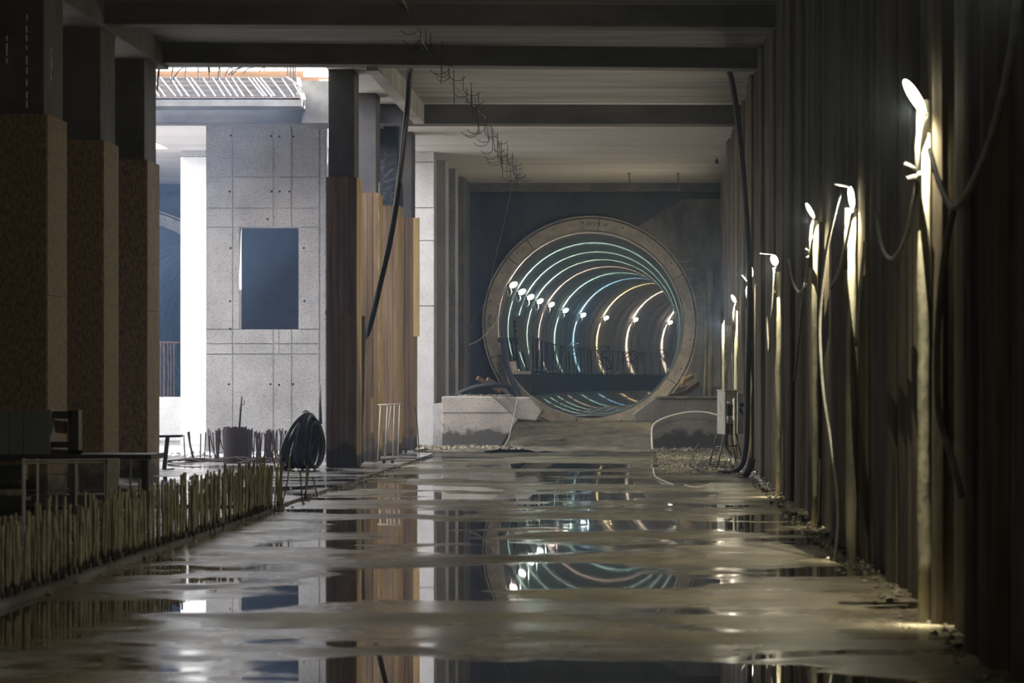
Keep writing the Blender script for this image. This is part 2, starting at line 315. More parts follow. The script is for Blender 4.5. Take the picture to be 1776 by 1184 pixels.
# stepped piers between the two tunnel bays, each its own part
pr = struct(empty('wall_divider', (-5.5, 74, 0)))
def pier(x0, x1, Y, d, m='conc', z1=CZ): 
    o = MB().box((x0 - 1116) * Y / F, (x1 - 1116) * Y / F, Y, Y + d, 0, z1).build('pier', M[m], pr, bevel=.015); return o
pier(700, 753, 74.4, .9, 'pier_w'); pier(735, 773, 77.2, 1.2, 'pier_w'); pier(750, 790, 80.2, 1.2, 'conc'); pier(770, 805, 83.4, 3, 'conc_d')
MB().box(-6.4, -6.1, 74.4, 86.4, 0, CZ).build('partition', M['conc'], pr)
for x, Y, zs in ((727, 74.4, (272, 276)), (764, 77.2, (300, 318, 398, 478, 640)),): 
    for y in zs: MB().lathe([(.018, 0), (.018, .03), (.001, .03)], P(x, y, Y) - Vector((0, .006, 0)), (0, 1, 0), 8).build('tie_hole', M['dark_hole'], pr)
for y in (281, 360, 417, 530): MB().box(P(718, y, 74.4).x, P(753, y, 74.4).x, 74.392, 74.4, P(0, y, 74.4).z - .012, P(0, y, 74.4).z + .012).build('pour_joint', M['conc_d'], pr)
# bright column by the second roof opening
colw = empty('concrete_column', (-11.65, 74, 0), 'bright white concrete column in daylight left of the grey windowed wall', 'column', None, 'thing')
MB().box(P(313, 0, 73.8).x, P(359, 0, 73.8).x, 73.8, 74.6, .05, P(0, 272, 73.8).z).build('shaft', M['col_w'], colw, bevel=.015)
MB().box(P(314, 0, 73.8).x, P(359, 0, 73.8).x, 73.81, 74.6, P(0, 271.3, 73.8).z, CZ).build('column_head', M['conc'], colw)
# wall with the square hole: cast panels
YW = 66.0
ws = struct(empty('wall_middle', (-9, YW, 0)))
xs = [357, 403.5, 474, 484, 506, 554]; ys = [211, 307, 361, 394, 571, 596, 614, 789]
core = MB(); hx0, hx1, hz1, hz0 = P(415.5, 0, YW).x, P(517.5, 0, YW).x, P(0, 394, YW).z, P(0, 571, YW).z
wx0, wx1 = P(357, 0, YW).x, P(566, 0, YW).x
core.box(wx0, hx0, YW + .03, YW + .32, 0, CZ); core.box(hx1, wx1, YW + .03, YW + .32, 0, CZ); core.box(hx0, hx1, YW + .03, YW + .32, 0, hz0); core.box(hx0, hx1, YW + .03, YW + .32, hz1, CZ)
core.build('wall_core', M['wallp'], ws)
g = .012
def panel(x0, y0, x1, y1):
    a, b = P(x0, y0, YW), P(x1, y1, YW); dd = R.uniform(0, .006)
    if b.x - a.x < .03 or a.z - b.z < .03: return
    MB().box(a.x + g, b.x - g, YW + dd, YW + .035, max(b.z, 0.05) + g, a.z - g).build('concrete_panel', M['wallp'], ws)
hx = (415.5, 517.5)
for i in range(len(xs) - 1):
    for j in range(len(ys) - 1):
        x0, x1, y0, y1 = xs[i], xs[i + 1], ys[j], ys[j + 1]
        if xs[i] == 474 and y0 not in (571, 596): continue        # narrow recessed joint strip
        if y0 == 394:
            if x1 <= hx[0]: panel(x0, y0, x1, y1)
            elif x0 < hx[0]: panel(x0, y0, hx[0], y1)
            elif x1 > hx[1]: panel(hx[1], y0, x1, y1)
        else: panel(x0, y0, x1, y1)
panel(556, 211, 565, 789)
for x, y in ((400, 235), (470, 236), (484.5, 237), (509, 237), (398, 332), (471, 332), (485, 332), (502, 332), (400, 430), (399, 522), (399, 570), (527, 430), (528, 522), (397, 666), (469, 666), (484, 667), (508, 666), (464, 380)):
    c = P(x, y, YW); MB().lathe([(.001, .004), (.026, .003), (.026, -.008), (.001, -.008)], c - Vector((0, 0, 0)), (0, -1, 0), 8).build('tie_hole', M['dark_hole'], ws)
# pile wall on the right
wr = struct(empty('wall_right', (2.3, 0, 0)))
struct(MB().box(2.42, 3.4, -12, 90, 0, CZ).build('wall_outer', M['pit']))
LY = [20.2, 27.4, 33.2, 42.3, 54.0, 61.8]
y = -11.5
def pile(y0, y1, x, name='pile', m='pit'):
    n = 7; vs = []; ztop = CZ
    pr_ = [(x + .22, y0), (x + .05, y0 + .02)] + [(x + .05 - .05 * math.sin(PI * k / n) + R.uniform(-.006, .006), y0 + (y1 - y0) * (.05 + .9 * k / n)) for k in range(n + 1)] + [(x + .05, y1 - .02), (x + .22, y1)]
    a = len(pr_); Z = [0, 2, 4, 6, ztop]; vs = []; fs = []
    for z in Z:
        for q, (px, py) in enumerate(pr_): vs.append((px + (R.uniform(-.008, .008) if 1 < q < a - 2 else 0), py, z))
    for i in range(len(Z) - 1):
        for k in range(a - 1): fs.append((i * a + k, i * a + k + 1, (i + 1) * a + k + 1, (i + 1) * a + k))
    MB().add(vs, fs, False).build(name, M[m], wr)
while y < 73.5:
    wd = R.uniform(.55, .95)
    nxt = [l for l in LY if y < l + .25 < y + wd + .3]
    y1 = (nxt[0] + .12) if nxt and nxt[0] + .12 - y > .25 else y + wd
    pile(y, y1, 2.04 + R.uniform(-.03, .1), m='pit')
    y = y1
for z0, z1 in ((0, CZ),):
    for yy in (75.5, 78.5, 81.5): pile(yy, yy + 2.6, 2.25, m='back_r')
    pile(84.2, 86.3, 2.28, m='back_r')
for i, l in enumerate(LY):     # pile edges under the lamps, pale to hold the lamp streaks
    h = [3.68, 3.35, 3.55, 3.3, 3.6, 3.2][i]
    wds = [.10, .12, .08, .085, .09, .08][i]
    n = 9; path = [(1.985 + R.uniform(-.012, .012), l + .16 + R.uniform(-.02, .02), h * k / n) for k in range(n + 1)]
    MB().tube(path, [wds * R.uniform(.42, .58) for _ in path], 7).build('pile_edge', M['strip'], wr)
n = 6; MB().tube([(2.27 + R.uniform(-.01, .01), 81.0, k * 3.3 / n) for k in range(n + 1)], .07, 7).build('pile_edge', M['strip'], wr)

hz = bpy.data.materials.new('damp_haze'); hz.use_nodes = True; nt = hz.node_tree; nt.nodes.remove(nt.nodes['Principled BSDF'])
vsn = nt.nodes.new('ShaderNodeVolumeScatter'); vsn.inputs['Color'].default_value = (.34, .56, 1, 1); vsn.inputs['Density'].default_value = HAZE; vsn.inputs['Anisotropy'].default_value = .3
nt.links.new(vsn.outputs[0], nt.nodes['Material Output'].inputs['Volume'])
hz2 = hz.copy(); hz2.name = 'thin_haze'; v2 = hz2.node_tree.nodes['Volume Scatter']; v2.inputs['Color'].default_value = (.7, .8, 1, 1); v2.inputs['Density'].default_value = HAZE * .5
hn = MB().box(-25.9, 2.4, 11, 47.9, 0, 7.58).build('haze', hz2); tag(hn, 'thinner haze in the near part of the hall around the nearest lamps', 'haze', None, 'stuff')
tag(MB().box(-25.9, 2.4, 48, 86.3, 0, CZ - .01).build('haze', hz), 'bluish damp haze in the far part of the hall', 'haze', None, 'stuff')
tag(MB().box(-25.9, 19, 87, 175, -.9, 8.1).build('haze', hz), 'bluish damp haze inside the tunnels', 'haze', None, 'stuff')
# ------------------------------------------------------------------ lamps
def shaped_light(name, loc, energy, col, kind, w_=.14, base=.0, rot=0, parent=None, flood=25.0):
    l = bpy.data.lights.new(name, 'POINT'); l.energy = energy; l.color = col; l.shadow_soft_size = 0
    if kind:
        l.use_nodes = True; nt = l.node_tree; N = nt.nodes; L = nt.links; e = N['Emission']
        t = N.new('ShaderNodeTexCoord'); s = N.new('ShaderNodeSeparateXYZ'); L.new(t.outputs['Normal'], s.inputs[0])
        def mth(op, a, b=None, c=None):
            m = N.new('ShaderNodeMath'); m.operation = op
            for i, v in enumerate((a, b, c)):
                if v is None: continue
                if isinstance(v, (int, float)): m.inputs[i].default_value = v
                else: L.new(v, m.inputs[i])
            return m.outputs[0]
        if kind == 'fan':        # emission shaped into a flat fan across the tunnel for crisp arcs
            q = mth('DIVIDE', s.outputs[1], w_); q = mth('MULTIPLY', q, q); q = mth('MULTIPLY', q, -1.0); q = mth('EXPONENT', q); q = mth('ADD', q, base)
        else:                    # 'down': emission shaped to run down the pile and flood beyond it
            q = mth('ABSOLUTE', s.outputs[2]) if kind == 'updown' else mth('MULTIPLY', s.outputs[2], -1.0)
            q = mth('SUBTRACT', 1.0, q); q = mth('ADD', q, .0015); q = mth('POWER', q, -1.25); q = mth('MULTIPLY', q, w_); h = mth('MULTIPLY', s.outputs[0], -1.0); q = mth('SUBTRACT', q, w_ * .9); q = mth('MAXIMUM', q, 0.0); h = mth('MAXIMUM', h, .003); h = mth('MULTIPLY', h, base); q = mth('ADD', q, h); f1 = mth('MULTIPLY', s.outputs[1], .68); f2 = mth('MULTIPLY_ADD', s.outputs[2], -.73, f1); f2 = mth('MAXIMUM', f2, 0.0); f2 = mth('POWER', f2, 6.0); q = mth('MULTIPLY_ADD', f2, flood, q)
        L.new(q, e.inputs[1])
    o = bpy.data.objects.new(name, l); C.objects.link(o); o.location = loc; o.rotation_euler.z = rot
    if parent is not None: o.parent = parent; o.location = Vector(loc) - wloc(parent)
    return o
M['bulb_y'] = emit('lamp_glow_yellow', (1, .98, .80), 14)
YEL = (1, .92, .70)
names = ['nearest and largest work lamp on the dark pile wall', 'second nearest wall lamp, upright with a thin bracket arm to its left',
         'small tilted wall lamp between the bracket arm lamp and the round one', 'short round wall lamp with a thin wire sticking out to its left',
         'work lamp beside the thick black hanging hose on the pile wall', 'faint tilted work lamp left of the thick black hose above the switch boxes']
lp = [((1568, 138), (1604, 196)), ((1474, 322), (1479, 362)), ((1398, 352), (1412, 378)), ((1340, 442), (1346, 460)), ((1300, 458), (1303, 482)), ((1269, 511), (1276, 525))]
rad = [.038, .03, .026, .055, .05, .04]
for i, l in enumerate(LY):
    a, b = P(*lp[i][0], l), P(*lp[i][1], l + .02)
    root = empty('work_lamp', b, names[i], 'lamp', 'work lamps along the pile wall')
    ax = (b - a)
    MB().ell((a + b) / 2, ax, ax.length, rad[i]).build('bulb', M['bulb_y'], root)
    foot = Vector((1.93, l + .08, b.z - .22))
    MB().tube([b, b + (foot - b) * .4 + Vector((-.01, 0, 0)), foot, foot - Vector((0, 0, .35))], .019, 8).build('lamp_holder', M['hold'], root)
    if i in (0, 2):
        k = .62 if i == 0 else .4
        MB().tube([foot - Vector((.01, 0, .22)), foot + Vector((-.13 * k, -.02, -.24))], .018, 7).build('bracket', M['hold'], root)
        MB().tube([foot - Vector((.01, 0, .17)), foot + Vector((-.15 * k, -.02, -.13))], .013, 7).build('bracket', M['hold'], root)
    c = (a + b) / 2 + Vector((-.05, -.03, -.12)); c = Vector(((a.x + b.x) / 2 - .03, l - .13, (a.z + b.z) / 2 - .12))
    shaped_light('lamp_light', c, [24, 20, 16, 18, 24, 26][i], YEL, 'down', .05, (11, 12, 13, 17, 20, 20)[i], parent=root)
o = MB().tube([P(1447, 318, 27.2), P(1474, 324, 27.4)], .012, 6).build('bracket_arm', M['cable'], None, loc=P(1474, 324, 27.4)); o.parent = [q for q in bpy.data.objects if q.name == 'work_lamp.001'][0]; o.location = Vector((0, 0, 0)) + (P(1474, 324, 27.4) - wloc(o.parent))
for i, (a, b) in enumerate([((1318, 439), (1342, 441))]):
    q = bpy.data.objects['work_lamp.003']; MB().tube([P(*a, 42.2), P(*b, 42.3)], .008, 5).build('wire_arm', M['cable'], q)
q = bpy.data.objects['work_lamp.004']; MB().tube([P(1281, 472, 53.8), P(1295, 488, 53.9)], .018, 6).build('bracket_arm', M['hold'], q)
r7 = empty('work_lamp', P(1258, 562, 81), 'farthest wall lamp, on the pale edge above the cream switch box', 'lamp', 'work lamps along the pile wall')
MB().ell(P(1258, 560, 80.9), (0, 0, 1), .2, .05).build('bulb', M['bulb_y'], r7)
MB().tube([P(1253, 541, 80.8), P(1258, 552, 80.9), P(1260, 575, 80.9)], .03, 6).build('lamp_holder', M['dsteel'], r7)
shaped_light('lamp_light', (P(1258, 560, 80.9) + Vector((-.15, -.1, 0))), 34, (1, .88, .66), 'down', .04, 18, parent=r7)
# lamps of the same row nearer than the frame shows
for l, xx, wd_ in ((13.2, 1.85, 'first'), (7.5, 1.8, 'second'), (1.0, 1.8, 'third'), (-6, 1.8, 'fourth')):
    root = empty('work_lamp', (xx, l, 3.7), wd_ + ' work lamp of the pile wall row before the frame begins', 'lamp', 'work lamps before the frame')
    MB().ell((xx, l, 3.75), (-.5, 0, 1), .27, .042).build('bulb', M['bulb_y'], root)
    MB().tube([(xx, l, 3.6), (xx + .15, l + .05, 3.3)], .019, 8).build('lamp_holder', M['hold'], root)
    shaped_light('lamp_light', (xx - .06, l, 3.6), (38 if l > 5 else 30), YEL, 'down', .02, 7, parent=root, flood=.5)

# ------------------------------------------------------------------ tunnels
def tunnel(c, path, label, nring, name='tunnel_tube'):
    root = empty(name, c, label, 'tunnel', None, 'thing')
    def cx(Y):
        for (a, xa), (b, xb) in zip(path, path[1:]):
            if Y <= b: 
                t = (Y - a) / (b - a); return xa + (xb - xa) * t
        (a, xa), (b, xb) = path[-2:]; return xb + (Y - b) * (xb - xa) / (b - a) 
    def smooth(Y): return sum(cx(Y + d) for d in (-3, -1.5, 0, 1.5, 3)) / 5 if Y > c.y + 3 else cx(Y)
    n = 56
    # ring face: segments with open joints
    js = [math.radians(v) for v in (127, 141, 200, 262, 325, 28, 85, 127 + 360)]
    js = [127, 141, 199, 262, 325, 28 + 360, 85 + 360, 127 + 360]
    for a0, a1 in zip(js, js[1:]):
        a0, a1 = math.radians(a0 + .22), math.radians(a1 - .22); k = max(3, int((a1 - a0) / .11)); vs = []; 
        for r_, y_ in ((RO - .02, -.12), (RI + .0, -.12), (RI + .0, .55), (RO - .02, .55)):
            for i in range(k + 1):
                a = a0 + (a1 - a0) * i / k; vs.append((c.x + r_ * math.cos(a), c.y + y_, c.z + r_ * math.sin(a)))
        K = k + 1; fs = []
        for s_ in range(4):
            for i in range(k): fs.append((s_ * K + i, s_ * K + i + 1, ((s_ + 1) % 4) * K + i + 1, ((s_ + 1) % 4) * K + i))
        fs += [(0, K, 2 * K, 3 * K), (k, 2 * K - 1, 3 * K - 1, 4 * K - 1)]
        sg = MB().add(vs, fs).build('ring_segment', M['ring'], root, bevel=0)
        for i in range(max(1, int((a1 - a0) / .3))):
            a = a0 + .15 + i * .3
            if a > a1 - .05: break
            MB().lathe([(.001, .004), (.022, .004), (.022, -.01)], (c.x + 3.03 * math.cos(a), c.y - .122, c.z + 3.03 * math.sin(a)), (0, -1, 0), 8).build('bolt_hole', M['dark_hole'], sg)
    vs = []; k = 90        # thin steel seal round the ring
    for r_, y_ in ((RO + .015, -.09), (RO + .045, -.16), (RO + .075, -.09)):
        for i in range(k): a = 2 * PI * i / k; vs.append((c.x + r_ * math.cos(a), c.y + y_, c.z + r_ * math.sin(a)))
    MB().add(vs, [(s_ * k + i, s_ * k + (i + 1) % k, (s_ + 1) * k + (i + 1) % k, (s_ + 1) * k + i) for s_ in range(2) for i in range(k)], True).build('seal_rim', M['ring'], root)
    vs = []; k = 72
    for r_, y_ in ((RO - .03, .0), (RI + .02, .0), (RI + .03, .7), (RO + .3, .7)):
        for i in range(k): a = 2 * PI * i / k; vs.append((c.x + r_ * math.cos(a), c.y + y_, c.z + r_ * math.sin(a)))
    MB().add(vs, [(s_ * k + i, s_ * k + (i + 1) % k, (s_ + 1) * k + (i + 1) % k, (s_ + 1) * k + i) for s_ in range(3) for i in range(k)]).build('joint_backing', M['dark_hole'], root)
    Y = c.y + .5
    for j in range(nring):
        L_ = 1.45; mb = MB(); vs = []
        for y_, r_ in ((Y, RI + .02), (Y + .02, RI), (Y + L_ - .02, RI), (Y + L_, RI + .02)):
            X = smooth(y_)
            for i in range(n): a = 2 * PI * i / n; vs.append((X + r_ * math.cos(a), y_, c.z + r_ * math.sin(a)))
        mb.add(vs, [(s_ * n + i, (s_ + 1) * n + i, (s_ + 1) * n + (i + 1) % n, s_ * n + (i + 1) % n) for s_ in range(3) for i in range(n)], True)
        mb.build('lining_ring', M['lining'], root); Y += L_
    X = smooth(Y); mb = MB(); mb.add([(X + RI * math.cos(2 * PI * i / n), Y, c.z + RI * math.sin(2 * PI * i / n)) for i in range(n)], [tuple(range(n))]); mb.build('end_cap', M['dark_hole'], root)
    return root, smooth
path1 = [(86, -1.6), (88, -1.62), (94.6, -1.63), (101.2, -1.62), (107.7, -1.55), (114.3, -1.38), (120.9, -.95), (127.4, -.35), (134, .55), (140.6, 1.88), (147, 3.57), (155, 6.2), (165, 10.2)]
t1, cx1 = tunnel(C1, path1, 'curving bored tunnel with a concrete ring mouth and coloured lamps inside', 46)
path2 = [(a, x + (C2.x - C1.x)) for a, x in path1]
t2_, cx2 = tunnel(C2, path2, 'second tunnel mouth seen through the gap left of the bright white column', 40)
# water lying in the invert of the tunnel
wv = []
for k in range(40):
    Y = 86.9 + k * 1.45; X = cx1(Y); hw = .48; wv += [(X - hw, Y, C1.z - 2.772), (X + hw, Y, C1.z - 2.772)]
iw = MB().add(wv, [(2 * k, 2 * k + 1, 2 * k + 3, 2 * k + 2) for k in range(39)]).build('invert_water', M['floor'], t1)
cols = [(1, .74, .62), (.72, 1, .92), (.74, 1, .90), (.76, 1, .88), (1, .74, .66), (.62, .95, .86), (.38, .68, 1), (1, .78, .42), (1, .80, .66), (1, .82, .72)]
lab = ['pinkish lamp at the tunnel mouth, highest of the string on the left side', 'white-green lamp of the tunnel string, second from the mouth', 'white-green lamp above the grey cabinet in the tunnel, third from the mouth', 'pale green lamp of the tunnel string, fourth from the mouth',
       'pink lamp of the tunnel string, fifth from the mouth', 'greenish lamp with a loop of cable below it, just before the blue arc', 'lamp that lights the blue arc of the tunnel', 'lamp with a dark cable coil that lights the golden arc of the tunnel', 'lamp before the last bend of the tunnel, on a warm white arc', 'farthest visible lamp of the tunnel string at the bend']
lampxy = [(878, 495), (901, 507), (917, 516), (934, 523), (951, 529), (977, 539), (1007, 547), (1046, 552), (1097, 555), (1155, 560)]
prev = None
strand = []
for i in range(11):
    Y = 88 + 6.58 * i
    z = (P(*lampxy[i], Y).z if i < 10 else C1.z + 1.2)
    dz = z - C1.z; X = cx1(Y) - math.sqrt(RI * RI - dz * dz) + .17
    hd = math.atan2(-(cx1(Y + 1) - cx1(Y - 1)), 2)
    col = cols[i % 10]
    bulbm = emit('tunnel_lamp_glow_%d' % i, tuple(.6 + .4 * c for c in col), 9)
    root = empty('tunnel_lamp', (X, Y, z), lab[i] if i < 10 else 'lamp of the tunnel string hidden just beyond the bend', 'lamp', 'lamp string in the tunnel' if i < 10 else 'lamp string in the tunnel')
    c = Vector((X, Y, z))
    MB().ell(c + Vector((.03, 0, .02)), (.9, 0, .5), .27 - .0 * i, .088).build('bulb', bulbm, root)
    MB().tube([c + Vector((-.2, 0, .06)), c + Vector((-.08, 0, -.02))], .05, 7).build('lamp_holder', M['dsteel'], root)
    MB().tube(spline([c + Vector((-.08, 0, -.04)), c + Vector((-.03, -.05, -.2)), c + Vector((-.12, -.05, -.34)), c + Vector((-.15, 0, -.15))], 4), .018, 5).build('cable_loop', M['pale'], root)
    shaped_light('lamp_light', c + Vector((.24, 0, .06)), 1150 if i else 420, col, 'fan', .12, .006, hd, parent=root)
    strand.append(c + Vector((-.1, 0, .05)))
sp = []
for a, b in zip(strand, strand[1:]):
    for k in range(5):
        t = k / 5; sp.append(a + (b - a) * t + Vector((cx1(a.y + (b.y - a.y) * t) - (cx1(a.y) * (1 - t) + cx1(b.y) * t), 0, -.12 * math.sin(PI * t))))
tag(MB().tube(sp, .02, 5).build('lamp_cable', M['cable'], None, loc=strand[0]), 'thin cable linking the lamps along the left side of the tunnel', 'cable')
# lamps of the second tunnel
for i in range(5, 9):
    Y = 88 + 6.58 * i; dz = 1.0; X = cx2(Y) - math.sqrt(RI * RI - dz * dz) + .17; z = C2.z + dz
    root = empty('tunnel_lamp', (X, Y, z), ['nearest', 'second', 'third', 'deepest'][i - 5] + ' white lamp in the second tunnel left of the bright column', 'lamp', 'lamps in the second tunnel')
    c = Vector((X, Y, z)); MB().ell(c + Vector((.03, 0, .02)), (.9, 0, .5), .27, .1).build('bulb', M['bulb_y'], root)
    MB().tube([c + Vector((-.2, 0, .06)), c + Vector((-.08, 0, -.02))], .05, 7).build('lamp_holder', M['dsteel'], root)
    shaped_light('lamp_light', c + Vector((.24, 0, .06)), 700, (.9, .92, 1), 'fan', .075, .02, math.atan2(-(cx2(Y + 1) - cx2(Y - 1)), 2), parent=root)
# stencilled numbers on the ring face
for txt, ang, rr_, sz in (('53 112', 88, 2.99, .15), ('47', 81, 2.98, .13), ('27 06', 178, 3.0, .16), ('11', 133, 2.99, .14)):
    a = math.radians(ang); cu = bpy.data.curves.new('stencil_number', 'FONT'); cu.body = txt; cu.size = sz; cu.align_x = 'CENTER'; cu.align_y = 'CENTER'; cu.extrude = .001
    cu.materials.append(M['paint']); to = bpy.data.objects.new('t', cu); C.objects.link(to); dg = bpy.context.evaluated_depsgraph_get(); me = bpy.data.meshes.new_from_object(to.evaluated_get(dg)); bpy.data.objects.remove(to); o = bpy.data.objects.new('stencil_number', me); C.objects.link(o); o.parent = t1
    o.location = (rr_ * math.cos(a), -.127, rr_ * math.sin(a))
    o.rotation_euler = Matrix.Rotation(a - PI / 2 + (PI if ang > 170 else 0), 3, 'Y').transposed().to_euler()
    o.rotation_euler = (Matrix.Rotation(-(a - PI / 2), 3, 'Y') @ Matrix.Rotation(PI / 2, 3, 'X')).to_euler()

# walkway inside the tunnel, its skirt and railing
ZD = .30 + EYE
def wk(Y): # outer edge of the walkway
    t = min(1, max(0, (Y - 88.5) / 3)); return cx1(Y) - 1.85 + max(0, (Y - 115)) * .0
wkw = empty('tunnel_walkway', (cx1(89) - 2, 89, ZD), 'dark walkway with a railing running along the left side of the lit tunnel', 'walkway')
yy = 88.8; k = 0
while yy < 150:
    L_ = 3.0; a, b = wk(yy), wk(yy + L_)
    MB().prism([(a - .75, yy, ZD - .08), (a, yy, ZD - .08), (b, yy + L_, ZD - .08), (b - .75, yy + L_, ZD - .08)], (0, 0, .08)).build('deck_board', M['mudp'], wkw)
    MB().prism([(a, yy + .02, ZD - .86), (b, yy + L_ - .02, ZD - .86), (b, yy + L_ - .02, ZD - .02), (a, yy + .02, ZD - .02)], (.05, 0, 0)).build('skirt_panel', M['deck'], wkw)
    yy += L_
yy = 88.9; pts = []; i = 0
while yy < 150:
    a = wk(yy) + .05; h = 1.06 + R.uniform(-.03, .04)
    MB().tube([(a, yy, ZD - .1), (a + R.uniform(-.05, .05), yy, ZD + h)], .024, 5).build('rail_post', M['steel'] if i % 3 == 1 else M['dsteel'], wkw)
    pts.append((a, yy, ZD + 1.05)); yy += R.uniform(1.3, 1.8); i += 1
MB().tube(pts, .02, 5).build('hand_rail', M['dsteel'], wkw)
MB().tube([(p[0], p[1], ZD + .04) for p in pts], .03, 5).build('toe_rail', M['steel'], wkw)
MB().tube([P(920, 583, 88.7), P(920, 692, 88.7)], .035, 6).build('end_post', M['steel'], wkw)
pl = P(888, 643, 88); pr2 = P(920, 643, 88)
MB().prism([pl, pr2, pr2 + Vector((0, 2.5, 0)), pl + Vector((0, 2.5, 0))], (0, 0, -.1)).build('landing', M['pale'], wkw)
MB().prism([pl - Vector((.1, 0, .12)), pr2 - Vector((0, 0, .12)), P(920, 690, 88), P(905, 688, 88)], (0, .1, 0)).build('landing_skirt', M['deck'], wkw)
# tangled cables hanging on the railing
for (x, y, Y), wd_ in zip(((990, 606, 121), (1045, 610, 131), (1048, 630, 131), (1090, 618, 139), (1105, 620, 140), (1150, 615, 147), (1143, 618, 147)), ('in front of the blue arc', 'under the golden arc, upper one', 'under the golden arc, lower one', 'below the next to last lamp, left one', 'below the next to last lamp, right one', 'under the farthest lamp, right one', 'under the farthest lamp, left one')):
    p0 = P(x, y, Y); p = [p0 + Vector((.35 * math.cos(t * 1.3 + x), 0, .3 * math.sin(t * 1.7 + y))) for t in range(9)]
    tag(MB().tube(spline(p, 3), .02, 5).build('cable_tangle', M['black'], None, loc=p0), 'dark cable tangle on the tunnel railing ' + wd_, 'cable', 'cable tangles on the tunnel railing')
cab = empty('switch_cabinet', P(900, 610, 92), 'tall tilted grey-green cabinet on the left wall inside the tunnel mouth', 'cabinet')
MB().prism([P(890, 548, 92), P(906.5, 547, 92), P(909.5, 609, 92), P(893.5, 610, 92)], (0, .3, 0)).build('body', M['ggreen'], cab, bevel=.01)
for x, y in ((893, 556), (893, 564), (895, 572), (895, 586), (897, 592)):
    MB().tube([P(x, y, 91.95), P(x - 1, y + 4, 91.9)], .03, 6).build('socket', M['dsteel'], cab)
MB().tube([P(893, 560, 91.9), P(891, 575, 91.9), P(896, 590, 91.9)], .012, 5).build('cable', M['dsteel'], cab)
for x in (895, 906): MB().tube([P(x, 609, 92.1), P(x + 8, 643, 92.3)], .03, 5).build('leg', M['dsteel'], cab)
jb = MB().prism([P(883, 627, 88.4), P(895, 626, 88.4), P(896, 643, 88.4), P(884, 644, 88.4)], (0, .3, 0)).build('plastic_canister', M['pale'], None, bevel=.01, loc=P(890, 643, 88.4)); tag(jb, 'small pale box standing on the landing at the tunnel mouth', 'box')
bh = empty('hose_bundle', P(870, 600, 86.2), 'bluish bundle of hoses draped over the left edge of the tunnel mouth', 'hose')
for d in (0, 3, 6): MB().tube(spline([P(862 + d, 592, 86.9), P(868 + d, 588, 86.6), P(873 + d * .8, 612, 86.2), P(880 + d * .5, 640, 86.1), P(895 + d, 680, 86.0), P(898 + d, 690, 85.9)], 4), .05, 7).build('hose', M['blue'], bh)
for q in range(3): MB().tube(spline([P(878 + q * 5, 585, 90), P(882 + q * 6, 600, 90), P(886 + q * 5, 625, 90), P(893 + q * 5, 640, 90)], 3), .03, 5).build('dark_hose', M['black'], bh)

# ------------------------------------------------------------------ low walls in front of the tunnel mouths, mud apron
ZL = P(0, 687, 72).z
blk = lambda pts, Y, d: MB().prism([P(x, y, Y) for x, y in pts], (0, d, 0))
lw = empty('low_wall', P(830, 778, 72.5), 'low pinkish-grey concrete wall with a broken slanting end, left of the tunnel mouth', 'low wall', None, 'thing')
zf = 660 + EYE * F / 72.5
blk([(766, 687), (853, 687), (898, 727), (866, zf + 2), (766, zf + 2)], 72.5, .9).build('wall_block', M['block'], lw, bevel=.03)
blk([(853, 687.4), (918, 689), (940, 712), (930, 730), (898, 727)], 73.0, 2.2).build('broken_end', M['block'], lw, bevel=.03)
blk([(766, 714.5), (885, 714.5), (885, 716), (766, 716)], 72.49, .02).build('pour_joint', M['conc_d'], lw)
blk([(751, 700), (766, 698), (766, zf + 2), (751, zf + 2)], 73.4, .9).build('wall_return', M['conc'], lw)
rw = empty('low_wall', P(1190, 770, 70), 'low dark concrete wall right of the tunnel mouth, behind the white hose', 'low wall', None, 'thing')
blk([(1136, 689), (1260, 689), (1260, zf + 8), (1130, zf + 8), (1130, 731), (1100, 731), (1098, 718)], 70.5, .9).build('wall_block', M['block_d'], rw, bevel=.03)
blk([(1136, 687), (1262, 687), (1262, 690.5), (1138, 690.5)], 70.4, 1.2).build('mortar_capping', M['mudp'], rw)
lw2 = empty('low_wall', (-13.5, 74.5, 0), 'white sunlit low wall below the second tunnel mouth', 'low wall', None, 'thing')
MB().box(-20, -12.0, 78.5, 79.4, .05, P(0, 688, 78.5).z).build('wall_block', M['col_w'], lw2, bevel=.03)
# mud apron rising to the mouth
def ground(name, x0, x1, y0, y1, nx, ny, fz, m, parent=None):
    vs = []; fs = []
    for j in range(ny + 1):
        for i in range(nx + 1):
            x = x0 + (x1 - x0) * i / nx; y = y0 + (y1 - y0) * j / ny; vs.append((x, y, fz(x, y, i / nx, j / ny)))
    for j in range(ny):
        for i in range(nx): a = j * (nx + 1) + i; fs.append((a, a + 1, a + nx + 2, a + nx + 1))
    return MB().add(vs, fs, True).build(name, M[m], parent)
from mathutils import noise as NZ
def nz(x, y, s): return NZ.noise(Vector((x * s, y * s, 3.3)))
o = ground('mud_apron', -5.2, 1.9, 69, 86.2, 70, 110, lambda x, y, u, v: max(-.03, min(1, v * 3) * (.03 + .02 * v) + .42 * (lambda t: t * t * (3 - 2 * t))(min(1, max(0, (y - 73) / 8))) + .09 * nz(x, y, 1.1) + .045 * nz(x, y, 3.5) + (.25 * max(0, abs(x + 1.6) - 2.2)) * max(0, (y - 78) / 9)) , 'mudp')
tag(o, 'pale wet mud rising to the foot of the tunnel ring', 'mud', None, 'stuff')
